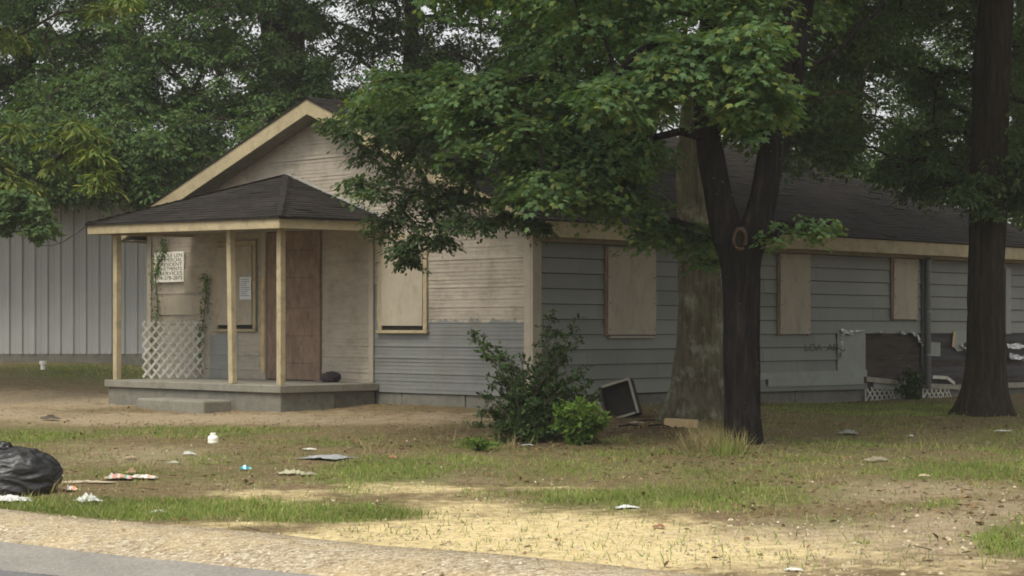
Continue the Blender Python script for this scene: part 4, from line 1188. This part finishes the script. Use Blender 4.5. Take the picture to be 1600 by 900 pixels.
# bough of long leaves reaching in from the left
YW = 33.0
st = [Vector((-13.2, YW + 1, -0.1)), Vector((-13.1, YW + 1, 2.0)), Vector((-12.8, YW + .8, 4.5)), Vector((-12.4, YW + .5, 7.5)), Vector((-12.2, YW, 11))]
cW1 = px_boxes(rt, [(-80, 50, 250, 290, YW - .5, YW + .5, 6, .26), (20, 150, 195, 260, YW - .5, YW + .5, 6, .2), (120, 180, 205, 250, YW - .5, YW, 3, .16), (145, 165, 265, 290, YW - .5, YW, 2, .10), (-80, 40, 10, 60, YW, YW + 2, 4, .25), (140, 200, -10, 30, YW, YW + 1, 3, .2)])
cW2 = px_boxes(rt, [(-80, 40, 305, 350, YW - 1, YW, 10, .26), (20, 70, 325, 365, YW - 1, YW, 6, .16)])
cWo = ell(rt, (-12.4, YW + .5, 10.5), (4.0, 4.0, 3.6), 80, 1.0, 7.6)
make_tree('willow_oak_tree', 'tree with long yellow-green leaves reaching in from the left edge before the warehouse', 'trees in the front yard',
          [(st, [.30, .24, .21, .17, .08], 18, .4)], M['bark_brown'],
          [(cW1[0], cW1[1], 13, 9, .2, .19, T_LONG, M['willow'], .004), (cW2[0], cW2[1], 18, 10, .14, .11, T_MAPLE, M['oak'], .004),
           (cWo[0], cWo[1], 24, 9, .45, .30, T_DIA, M['willow'], 0)], 111)

# ------------------------------------------------------------------ shrubs, vines, weeds
def shrub(name, label, basepx, tips, ls, tm, lm, seed, dens=46, side=0.16, spread=0.12):
    rng = np.random.default_rng(seed)
    b = ground(*basepx); root = empty(name, b, 0, label, 'shrub')
    m_ = MB(); P_, D_, N_ = [], [], []
    for (px, py) in tips:
        Y = b.y + rng.uniform(-.35, .35); tip = at(px, py, Y) - b
        a_ = Vector((rng.uniform(-spread, spread), rng.uniform(-spread, spread), -0.03))
        md_ = a_.lerp(tip, 0.5) + Vector((-tip.x * .12, 0, 0.10 * tip.length))
        pts, rr = smooth_path([a_, md_, tip], [.012, .008, .003], 10)
        m_.tube(pts, rr, 5)
        for k in range(1, 10):
            nt_ = 3 if k > 2 else 2
            for _ in range(nt_):
                dirv = Vector((rng.normal(), rng.normal(), rng.uniform(-.1, .9))).normalized()
                ln_ = side * rng.uniform(.5, 1.4) * (1.25 - k / 10)
                e = pts[k] + dirv * ln_
                m_.tube([pts[k], e], [.003, .0015], 3)
                nl = max(3, int(dens * ln_))
                for q in range(nl):
                    f_ = rng.uniform(.15, 1.05)
                    P_.append(tuple(pts[k].lerp(e, f_) + Vector(rng.normal(0, .012, 3)))); D_.append(tuple(dirv + Vector(rng.normal(0, .7, 3)))); N_.append((rng.normal(0, .5), rng.normal(0, .5) - .2, 1))
    m_.build('stems', M['stem'], root, kind='stuff')
    P_, D_, N_ = np.array(P_), np.array(D_), np.array(N_)
    link('foliage', leaf_mesh('foliage', tm, P_, D_, N_, ls * rng.uniform(.6, 1.25, len(P_))), lm, root, kind='stuff')
    return root
shrub('shrub', 'dark bushy shrub with upright stems growing before the front corner of the house', (835, 688),
      [(738, 522), (745, 530), (752, 545), (768, 560), (775, 545), (800, 575), (815, 560), (850, 560), (858, 500), (866, 490), (872, 520), (885, 545), (900, 500), (903, 530), (912, 575), (925, 600), (932, 615), (930, 628), (905, 590),
       (870, 570), (840, 590), (820, 600), (790, 600), (765, 600), (750, 620), (745, 650), (735, 668), (770, 650), (800, 640), (835, 630), (870, 630), (900, 640), (920, 655), (880, 665), (850, 670), (810, 668), (780, 672), (760, 640), (890, 610), (860, 600)],
      .062, T_OVAL, M['bush'], 201, 75, .20, .22)
shrub('shrub', 'small bright green leafy plant at the foot of the dark shrub', (906, 694),
      [(868, 640), (875, 650), (885, 632), (895, 640), (905, 630), (915, 636), (925, 640), (938, 645), (948, 655), (940, 662), (870, 665), (890, 660), (910, 655), (925, 665), (900, 670)], .085, T_OVAL, M['sprig'], 202, 46, .09, .10)
shrub('shrub', 'low green weed growing at the foot of the grey downspout', (1425, 624),
      [(1408, 595), (1415, 585), (1422, 578), (1430, 583), (1436, 592), (1440, 604), (1412, 608), (1425, 600), (1405, 610)], .085, T_OVAL, M['bush'], 203, 50, .10, .08)
shrub('shrub', 'straggly grey-green weed against the siding right of the forked maple', (1205, 628),
      [(1188, 590), (1195, 582), (1205, 588), (1214, 594), (1222, 602), (1198, 600), (1230, 612)], .05, T_OVAL, M['bush'], 204, 34, .10, .06)
shrub('shrub', 'green weeds growing out of the kerb crack at left', (120, 828), [(112, 822), (118, 819), (124, 820), (130, 824)], .05, T_LONG, M['grass'], 205, 60, .04, .05)
shrub('shrub', 'low leafy weed on the bare soil left of the dark shrub', (745, 704), [(722, 692), (735, 688), (750, 690), (765, 693), (778, 695)], .05, T_OVAL, M['sprig'], 206, 40, .06, .08)
shrub('shrub', 'low weeds growing behind the white lattice panel on the porch', (322, 589), [(305, 570), (312, 560), (320, 556), (326, 566), (332, 574), (340, 578), (350, 580), (298, 575)], .06, T_OVAL, M['vine'], 207, 40, .10, .06)

def vine(label, path, seed, n):
    rng = np.random.default_rng(seed)
    pts = [house_pt(-0.06, fw(px, .06), hz(py, 0, fw(px))) for px, py in path]
    root = empty('vine', pts[0], 0, label, 'plant'); b = Vector(root.location)
    pp, rr = smooth_path([p - b for p in pts], [.008] * len(pts), 30)
    MB().tube(pp, rr, 4).build('stem', M['stem'], root)
    k = rng.integers(0, 30, n); base = np.array([tuple(pp[i]) for i in k])
    out = np.array([-c45, -c45, 0.0]); al = np.array([-c45, c45, 0.0])
    P_ = base + rng.normal(0, .13, (n, 1)) * rng.random((n, 1)) ** .5 * al + rng.uniform(0, .07, (n, 1)) * out + rng.normal(0, .05, (n, 3)) * np.array([0, 0, 1])
    D_ = rng.normal(0, .6, (n, 3)) + np.array([0, 0, -.5]); N_ = out + np.array([0, 0, .5]) + rng.normal(0, .4, (n, 3))
    link('foliage', leaf_mesh('foliage', T_OVAL, P_, D_, N_, .075 * rng.uniform(.5, 1.2, n)), M['vine'], root, kind='stuff')
vine('green creeper climbing the wall over the left part of the white sign', [(242, 585), (240, 540), (246, 480), (243, 430), (254, 400), (256, 378)], 301, 330)
vine('thin creeper climbing the wall between the lattice and the boarded porch window', [(316, 585), (312, 540), (318, 500), (322, 460), (324, 430)], 302, 210)

# ------------------------------------------------------------------ grass, fallen leaves, pebbles
def in_house(x, y):
    t_ = (x - CX) * c45 + (y - CY) * c45; d_ = -(x - CX) * c45 + (y - CY) * c45
    return ((t_ > -0.02) & (t_ < L) & (d_ > -0.05) & (d_ < W)) | ((t_ > -P - .02) & (t_ < 0) & (d_ > PD0) & (d_ < PD1))

def scatter(rng, n, y0=11.2, y1=46):
    f_ = rng.random(n); Y = 1.0 / (1 / y0 + f_ * (1 / y1 - 1 / y0))
    X = Y * rng.uniform(-.31, .31, n)
    v = RN[0] * X + RN[1] * Y - V0
    ok = (v > 0.86) & ~in_house(X, Y)
    return X[ok], Y[ok]

def lumpy(x, y):
    return (np.sin(2.1 * x + .7 * y) * np.sin(1.7 * y - .9 * x + 2) + .7 * np.sin(5.3 * x - 2.2 * y + 1) * np.sin(4.1 * y + 1.9 * x) + .5 * np.sin(11 * x + 3 * y) * np.sin(9.3 * y - 4 * x)) / 2.2

rg = np.random.default_rng(77)
def grass(name, n, prob, h0, h1, mt, label, wd=0.09):
    X, Y = scatter(rg, n)
    keep = rg.random(len(X)) < prob(X, Y); X, Y = X[keep], Y[keep]
    m = len(X)
    pos = np.stack([X, Y, gz(X, Y) - .006], -1)
    dr = np.stack([rg.normal(0, .45, m), rg.normal(0, .45, m), np.ones(m)], -1)
    nr = rg.normal(0, 1, (m, 3)); nr[:, 2] = .3
    hgt = rg.uniform(h0, h1, m) * (0.6 + .8 * rg.random(m) ** 3)
    ws = np.clip(0.0055 * rg.uniform(.7, 1.5, m) * np.maximum(1, Y / 18) / hgt, .03, .35)
    o = link(name, leaf_mesh(name, T_BLADE, pos, dr, nr, hgt, ws), mt, kind='stuff')
    o['label'] = label; o['category'] = 'grass'
    return m
def pg(X, Y):
    g_ = field(GREEN, X, Y) - 0.8 * np.clip(field(SAND, X, Y) - .5, 0, 1) - .6 * np.clip(field(PALE, X, Y) - .5, 0, 1)
    return np.clip((g_ + .42 * lumpy(X, Y) - .30) * 1.7, 0, 1) ** 1.3 + .02
def pd(X, Y):
    s_ = field(SAND, X, Y); p_ = field(PALE, X, Y)
    return np.clip(.42 + .5 * lumpy(X * 1.3 + 3, Y * 1.3) - 1.1 * s_ - .45 * p_, 0, 1) * .6
n1 = grass('grass', 480000, pg, .035, .085, M['grass'], 'short patchy green grass growing across the dirt yard')
n2 = grass('dry_grass', 110000, pd, .03, .075, M['drygrass'], 'sparse dry straw-coloured grass scattered across the dirt yard')
def tuft(name, label, spots, n, h0, h1, mt, sig):
    P_, D_, H_ = [], [], []
    for px, py in spots:
        g_ = ground(px, py)
        x = g_.x + rg.normal(0, sig, n); y = g_.y + rg.normal(0, sig, n)
        P_.append(np.stack([x, y, gz(x, y) - .01], -1)); D_.append(np.stack([(x - g_.x) * 2.4 + rg.normal(0, .3, n), (y - g_.y) * 2 + rg.normal(0, .3, n), np.ones(n)], -1)); H_.append(rg.uniform(h0, h1, n))
    P_, D_, H_ = np.concatenate(P_), np.concatenate(D_), np.concatenate(H_)
    nr = rg.normal(0, 1, P_.shape); nr[:, 2] = .2
    o = link(name, leaf_mesh(name, T_BLADE, P_, D_, nr, H_, .007 / H_), mt, kind='stuff'); o['label'] = label; o['category'] = 'grass'
tuft('dry_grass', 'tall dry grass tufts at the foot of the forked maple', [(1085, 700), (1100, 705), (1115, 700), (1130, 705), (1145, 708), (1105, 690), (1125, 692)], 130, .10, .34, M['drygrass'], .09)
tuft('grass', 'green weed tuft beside the forked maple', [(1140, 704), (1150, 710), (1128, 712)], 90, .08, .24, M['grass'], .06)
tuft('dry_grass', 'thin dry seed stalks along the kerb grass and the yard', [(30, 768), (60, 772), (90, 770), (10, 760), (-40, 770), (270, 690), (260, 684), (560, 700), (600, 705), (700, 690), (700, 675), (795, 695), (1420, 705), (1480, 700), (1520, 705), (1460, 695)], 22, .10, .26, M['drygrass'], .14)

def litter(name, label, n, prob, s0, s1, tm, mt):
    X, Y = scatter(rg, n, 11.2, 38); k = rg.random(len(X)) < prob(X, Y); X, Y = X[k], Y[k]; m = len(X)
    pos = np.stack([X, Y, gz(X, Y) + .006], -1); dr = rg.normal(0, 1, (m, 3)); dr[:, 2] *= .25
    nr = rg.normal(0, .35, (m, 3)); nr[:, 2] = 1
    o = link(name, leaf_mesh(name, tm, pos, dr, nr, rg.uniform(s0, s1, m)), mt, kind='stuff'); o['label'] = label; o['category'] = 'ground litter'
litter('fallen_leaves', 'brown fallen leaves scattered over the yard', 42000, lambda X, Y: np.clip(.10 + .75 * field(DARKL, X, Y) + .15 * lumpy(X, Y) - .45 * field(SAND, X, Y), 0.006, 1), .03, .075, T_OVAL, M['litter_leaf'])
T_PEB = (np.array([(1, 0, 0), (.2, .9, 0), (-.8, .5, 0), (-.7, -.6, 0), (.3, -.9, 0), (.1, .1, .7)]) * np.array([.5, .5, .6]), np.array([(0, 1, 5), (1, 2, 5), (2, 3, 5), (3, 4, 5), (4, 0, 5)]))
M['pebble'] = mk_leaf('yard_pebble', [(0.16, 0.12, 0.08), (0.27, 0.21, 0.14), (0.36, 0.30, 0.20), (0.44, 0.38, 0.28)], 0.0)
def pebbles(n):
    f_ = rg.random(n); Y = 1 / (1 / 11.0 + f_ * (1 / 24 - 1 / 11.0)); X = Y * rg.uniform(-.31, .31, n)
    v = RN[0] * X + RN[1] * Y - V0
    pr_ = np.where(v > .8, .10 + .35 * np.clip(field(SAND, X, Y), 0, 1) + .25 * field(PALE, X, Y), np.where(v > .1, .25, 0)); k = rg.random(n) < pr_; X, Y, v = X[k], Y[k], v[k]; m = len(X)
    z_ = np.where(v > .8, gz(X, Y), np.interp(v, [0, .16, .32, .55, .8], [-.33, -.275, -.24, -.224, -.222]))
    pos = np.stack([X, Y, z_ - .002], -1); dr = rg.normal(0, 1, (m, 3)); dr[:, 2] = 0; nr = np.tile(np.array([0, 0, 1.0]), (m, 1))
    o = link('pebbles', leaf_mesh('pebbles', T_PEB, pos, dr, nr, .012 + .03 * rg.random(m) ** 4), M['pebble'], kind='stuff'); o['label'] = 'loose pebbles scattered over the kerb and sand'; o['category'] = 'pebbles'
pebbles(26000)
def sticks(n):
    X, Y = scatter(rg, n, 11.5, 30); k = field(SAND, X, Y) < .3; X, Y = X[k], Y[k]; m = len(X); th_ = rg.uniform(0, np.pi, m); ln_ = .03 + .16 * rg.random(m) ** 2
    a_ = np.stack([X, Y, gz(X, Y) + .008], -1); b_ = a_ + np.stack([np.cos(th_) * ln_, np.sin(th_) * ln_, rg.uniform(-.005, .03, m)], -1)
    o = link('fallen_twigs', twig_mesh('fallen_twigs', a_, b_, .005, .003), M['stem'], kind='stuff'); o['label'] = 'small fallen twigs lying about the yard'; o['category'] = 'twigs'
sticks(260)

# ------------------------------------------------------------------ litter and other loose things
def plain(nm, colr, rough=.6, spec=.4): return simple(nm, colr, rough, .15, 14, .25, spec=spec)
def crumple(name, label, cat_, px, py, w, dpt, h, colr, seed, rz=0.0, stripes=None, rough=.5):
    r = random.Random(seed); g_ = ground(px, py); nx, ny = 13, 9; vs_, fs_ = [], []
    for j in range(ny):
        for i in range(nx):
            u, v = i / (nx - 1) - .5, j / (ny - 1) - .5
            p = Vector((u * 3.1 + seed, v * 3.1, seed * .7))
            f1 = .35 + .9 * abs(mnoise.noise(p * 2.1)); f2 = mnoise.noise(p * 4.2 + Vector((5, 1, 2)))
            env = max(0, 1 - (2 * u) ** 2 * .8) * max(0, 1 - (2 * v) ** 2 * .8)
            ed = 1 + .45 * mnoise.noise(Vector((u * 5, v * 5, seed)))
            vs_.append((u * w * ed, v * dpt * ed, h * (.12 + .8 * env * f1) + h * .32 * f2 * (.25 + env)))
    for j in range(ny - 1):
        for i in range(nx - 1): fs_.append((j * nx + i, j * nx + i + 1, (j + 1) * nx + i + 1, (j + 1) * nx + i))
    if stripes:
        t = NT(name + '_print'); q = t.sep(t.objc())[0]
        cl = t.ramp(t.math('FRACT', t.math('MULTIPLY', t.math('ADD', q, w), 1.6 / w)), [((k_ + .02) / len(stripes), s_) for k_, s_ in enumerate(stripes)])
        t.t.nodes[-1]
        t.col(cl).rough(rough); mt = t.m
    else: mt = plain(name + '_film', tuple(c_ * .62 for c_ in colr), rough)
    o = MB().add(vs_, fs_).build(name, mt); o.location = g_ + Vector((0, 0, .01)); o.rotation_euler = (0, 0, rz); o.scale = (1.25, 1.2, 1.15)
    md = o.modifiers.new('thick', 'SOLIDIFY'); md.thickness = .003
    return tag(o, label, cat_, 'rubbish lying in the yard')

# bin bags
def bag_mesh(r, sc, seed):
    import bmesh
    bm = bmesh.new(); bmesh.ops.create_icosphere(bm, subdivisions=6, radius=1.0)
    for v in bm.verts:
        p = v.co.copy(); th = math.atan2(p.y, p.x); up = max(0, p.z)
        q = p * (1 + .16 * mnoise.noise(p * 1.1 + Vector((seed, 0, 0))))
        fold = math.sin(13 * th + 4 * mnoise.noise(p * 1.6 + Vector((seed, 3, 0)))) * (.2 + up)
        cre = abs(mnoise.noise(Vector((p.x * 2.2 + seed, p.y * 2.2, p.z * 4.5)))) + .25 * abs(mnoise.noise(Vector((p.x * 5, p.y * 5 + seed, p.z * 9))))
        q *= 1 + .028 * fold - .10 * cre
        if q.z < -.55: q.z = -.55 + (q.z + .55) * .1; q.x *= 1.05; q.y *= 1.05
        if q.z > .5: q.z = .5 + (q.z - .5) * .75
        v.co = Vector((q.x * r * sc[0], q.y * r * sc[1], (q.z + .58) * r * sc[2]))
    me = bpy.data.meshes.new('body'); bm.to_mesh(me); bm.free(); return me
for (px, py, r_, sc_, sd_, lb) in ((10, 777, .39, (1.0, .85, .76), 4, 'full black plastic bin bag slumped on the grass at the left edge'), (-48, 772, .38, (.95, .9, .92), 9, 'black plastic bin bag partly cut off by the left edge, behind the fuller bag')):
    g_ = ground(px, py) + Vector((0, .28, -.02))
    root = empty('bin_bag', g_, 0, lb, 'bin bag', 'bin bags at the left edge')
    link('body', bag_mesh(r_, sc_, sd_), M['bag'], root, smooth=True)
    o = blob('tied_top', (-.10, 0, r_ * sc_[2] * 1.30), .06, (1.6, 1, 1.0), sd_ + 1, M['bag'], 3, .6, True, 3); o.parent = root

# plastic jug
g_ = ground(333, 693); jug = empty('plastic_jug', g_, .4, 'small white plastic jug with screw cap standing in the yard', 'jug', 'rubbish lying in the yard')
def lathe(prof, n=20):
    m_ = MB(); vs_ = []
    for r_, z_ in prof:
        for k in range(n): vs_.append((math.cos(2 * math.pi * k / n) * r_, math.sin(2 * math.pi * k / n) * r_, z_))
    fs_ = [(i * n + k, i * n + (k + 1) % n, (i + 1) * n + (k + 1) % n, (i + 1) * n + k) for i in range(len(prof) - 1) for k in range(n)]
    fs_ += [tuple(range(n))[::-1], tuple((len(prof) - 1) * n + k for k in range(n))]
    return m_.add(vs_, fs_)
lathe([(.058, 0), (.064, .008), (.064, .03), (.061, .035), (.064, .04), (.063, .075), (.05, .09), (.03, .096)]).build('body', M['white'], jug, smooth=True)
lathe([(.034, .094), (.034, .122), (.030, .126)]).build('cap', M['white'], jug, smooth=False)

crumple('plastic_bag', 'crumpled white plastic bag in the kerb grass below the bin bags', 'plastic bag', 12, 786, .28, .16, .07, (.75, .75, .74), 1, .1)
crumple('crumpled_wrapper', 'round crumpled clear plastic wrapper in the kerb grass', 'wrapper', 137, 787, .14, .12, .09, (.66, .68, .62), 2, .5)
crumple('snack_packet', 'green-ended striped snack packet lying right of the bin bags', 'packet', 185, 750, .20, .14, .06, (.5, .4, .35), 3, .1, [(.03, .22, .17), (.45, .38, .34), (.35, .12, .10), (.5, .42, .36), (.42, .25, .16)])
crumple('paper_scrap', 'torn printed paper with tan flap right of the striped packet', 'paper', 222, 749, .22, .12, .05, (.5, .44, .38), 4, -.2, [(.5, .3, .2), (.55, .5, .45), (.3, .25, .22), (.6, .56, .5)])
crumple('cardboard_scrap', 'small tan cardboard flap standing up behind the striped packet', 'cardboard', 205, 742, .07, .05, .07, (.5, .33, .2), 5, .6)
crumple('cardboard_scrap', 'torn pale cardboard strip lying between bin bag and striped packet', 'cardboard', 132, 756, .34, .08, .03, (.55, .47, .33), 6, .05)
crumple('paper_cup', 'crushed orange and white paper cup beside the bin bag', 'cup', 108, 768, .12, .07, .05, (.7, .5, .4), 7, -.3, [(.6, .2, .08), (.7, .45, .35), (.75, .72, .7)])
crumple('foam_scrap', 'cream foam lump against the right side of the bin bag', 'foam', 88, 748, .08, .07, .07, (.62, .56, .35), 8)
crumple('paper_scrap', 'crumpled mauve-white paper behind the right side of the bin bag', 'paper', 90, 733, .07, .06, .06, (.55, .5, .6), 9)
crumple('paper_scrap', 'small tan paper scrap lying on bare soil above the striped packet', 'paper', 204, 717, .10, .07, .03, (.5, .36, .24), 10, .5)
crumple('candy_wrapper', 'bright turquoise candy wrapper lying on the soil', 'wrapper', 383, 736, .085, .07, .06, (.05, .38, .45), 11, .3, [(.02, .25, .35), (.10, .5, .55), (.5, .7, .72), (.02, .2, .3)], .3)
crumple('plastic_film', 'long crumpled strip of greyish plastic film in the middle of the yard', 'plastic film', 512, 718, .36, .26, .06, (.38, .39, .40), 12, -.5)
crumple('plastic_film', 'short white twist of plastic at the left end of the film strip', 'plastic film', 484, 704, .14, .05, .03, (.68, .65, .58), 13, -.5)
crumple('paper_plate', 'flattened pale yellow paper plate lying on bare soil', 'paper plate', 457, 742, .20, .14, .05, (.5, .48, .32), 14, .1)
crumple('paper_scrap', 'torn pale scrap just right of the flattened paper plate', 'paper', 483, 744, .12, .09, .04, (.42, .38, .27), 15, .4)
crumple('paper_scrap', 'thin white scrap in the grass below the white jug', 'paper', 295, 712, .10, .06, .05, (.68, .7, .65), 16, .2)
crumple('plastic_film', 'pale green film scrap left of the thin white scrap', 'plastic film', 272, 725, .09, .06, .03, (.5, .52, .42), 17)
crumple('brick_fragment', 'small orange-red fragment in the grass below the house front', 'fragment', 615, 718, .07, .06, .05, (.42, .18, .11), 18)
crumple('paper_scrap', 'small white scrap at the left foot of the dark shrub', 'paper', 806, 687, .07, .05, .05, (.7, .7, .68), 19)
crumple('paper_scrap', 'flat white paper below the dark shrub', 'paper', 824, 697, .11, .06, .015, (.62, .62, .6), 20)
crumple('plastic_wrapper', 'white plastic wrapper lying in the grass left of the sandy patch top', 'wrapper', 978, 796, .13, .06, .035, (.72, .74, .72), 21, .2)
crumple('paper_scrap', 'pale crumpled paper under the right-hand tree', 'paper', 1326, 680, .19, .13, .08, (.28, .28, .25), 22)
crumple('paper_scrap', 'ragged tan paper in the grass before the right-hand tree', 'paper', 1370, 722, .20, .12, .07, (.34, .30, .20), 23, .4)
crumple('paper_scrap', 'small white dot of paper in the dark grass at right', 'paper', 1424, 683, .04, .04, .03, (.75, .75, .75), 24)
crumple('paper_scrap', 'thin pale strip on the ground right of the flared trunk', 'paper', 1567, 675, .18, .05, .02, (.6, .58, .52), 25)
crumple('paper_scrap', 'small tan scrap at the edge of the bare dirt track at right', 'paper', 1444, 746, .08, .06, .03, (.55, .45, .3), 26)
crumple('plastic_wrapper', 'white scrap on the sand at the bottom edge right of centre', 'wrapper', 1240, 893, .07, .06, .02, (.75, .74, .7), 27)
crumple('plastic_film', 'pale film scrap caught in the kerb grass left of centre', 'plastic film', 248, 803, .10, .07, .03, (.55, .56, .45), 28)
crumple('paper_scrap', 'white scrap at the foot of the siding below the graffiti', 'paper', 1324, 626, .12, .08, .06, (.6, .6, .58), 29)
crumple('paper_scrap', 'pale scrap near the broken wooden box', 'paper', 995, 662, .15, .08, .03, (.55, .48, .38), 30)
crumple('soil_clod', 'dark clod of soil and leaves on the pale track at left', 'clod', 78, 657, .20, .14, .09, (.10, .075, .05), 31)
crumple('brick_fragment', 'reddish fragment lying on the gravel at right', 'fragment', 1030, 826, .06, .05, .03, (.35, .15, .09), 32)

# broken open wooden box leaning by the wall
g_ = ground(974, 652)
bx = empty('wooden_box', g_, math.radians(-12), 'broken open wooden box with pale edges tilted against the side wall', 'box')
bx.rotation_euler = (math.radians(-8), math.radians(-17), math.radians(-14))
bw, bh, bd_ = .46, .50, .26
drk = simple('dark_box_lining', (.035, .032, .028), .9, .3, 6, .2)
MB().box(-bw / 2, bw / 2, bd_ - .015, bd_, .0, bh).build('back_panel', drk, bx)
MB().box(-bw / 2, -bw / 2 + .018, .0, bd_ - .016, .019, bh - .03).build('side_panel', drk, bx)
MB().box(bw / 2 - .018, bw / 2, .0, bd_ - .016, .019, bh - .019).build('side_panel', drk, bx)
MB().box(-bw / 2, bw / 2, .0, bd_ - .016, bh - .018, bh).build('top_panel', drk, bx)
MB().box(-bw / 2, bw / 2, .0, bd_ - .016, .0, .018).build('bottom_panel', drk, bx)
for m_ in (MB().bar((bw / 2 - .01, -.012, .0), (bw / 2 - .01, -.012, bh - .012), .02, .034), MB().bar((-bw / 2 + .05, -.012, bh - .005), (bw / 2, -.012, bh - .005), .02, .034), MB().bar((-bw / 2 - .035, -.03, .12), (-bw / 2 - .055, -.03, bh - .06), .02, .034),
           MB().bar((-bw / 2 + .03, -.014, .012), (bw / 2 - .05, -.014, .012), .02, .03)):
    m_.build('edge_strip', M['graywood'], bx)
g_ = ground(1064, 667)
o = bevel(MB().box(-.205, .205, -.05, .05, -.01, .095).build('timber_block', M['wood']), .006); o.location = g_; o.rotation_euler = (math.radians(3), math.radians(3), math.radians(-10))
tag(o, 'short pale offcut of timber lying at the foot of the trunks', 'timber')
g_ = ground(1020, 664)
for k, (px, py, ln_, rz) in enumerate(((1015, 660, .35, .3), (1030, 668, .28, -.4), (985, 668, .3, .1))):
    g_ = ground(px, py)
    o = MB().tube([(-ln_ / 2, 0, .02), (0, .01, .035), (ln_ / 2, 0, .015)], [.014, .012, .007], 6).build('fallen_branch', M['bark_brown']); o.location = g_; o.rotation_euler = (0, 0, rz)
    tag(o, ['short dead branch lying just left of the timber offcut', 'short dead branch lying below the timber offcut', 'dead branch lying in front of the broken wooden box'][k], 'branch', 'dead branches by the trunks')

# ------------------------------------------------------------------ haze volume added to lift the dark tones like a camera veil
hz_m = bpy.data.materials.new('black_lift_haze'); hz_m.use_nodes = True
hn = hz_m.node_tree; hn.nodes.remove(hn.nodes['Principled BSDF'])
pv = hn.nodes.new('ShaderNodeVolumePrincipled')
pv.inputs['Color'].default_value = (0.93, 0.95, 0.95, 1); pv.inputs['Density'].default_value = 0.0007
pv.inputs['Anisotropy'].default_value = 0.3
hn.links.new(pv.outputs[0], hn.nodes['Material Output'].inputs['Volume'])
hb = MB().box(-430, 430, -430, 430, -1.5, 24.0).build('haze', hz_m, kind='stuff')
hb['label'] = 'thin pale haze added over the whole yard to lift the dark tones'
scene.cycles.volume_bounces = 1
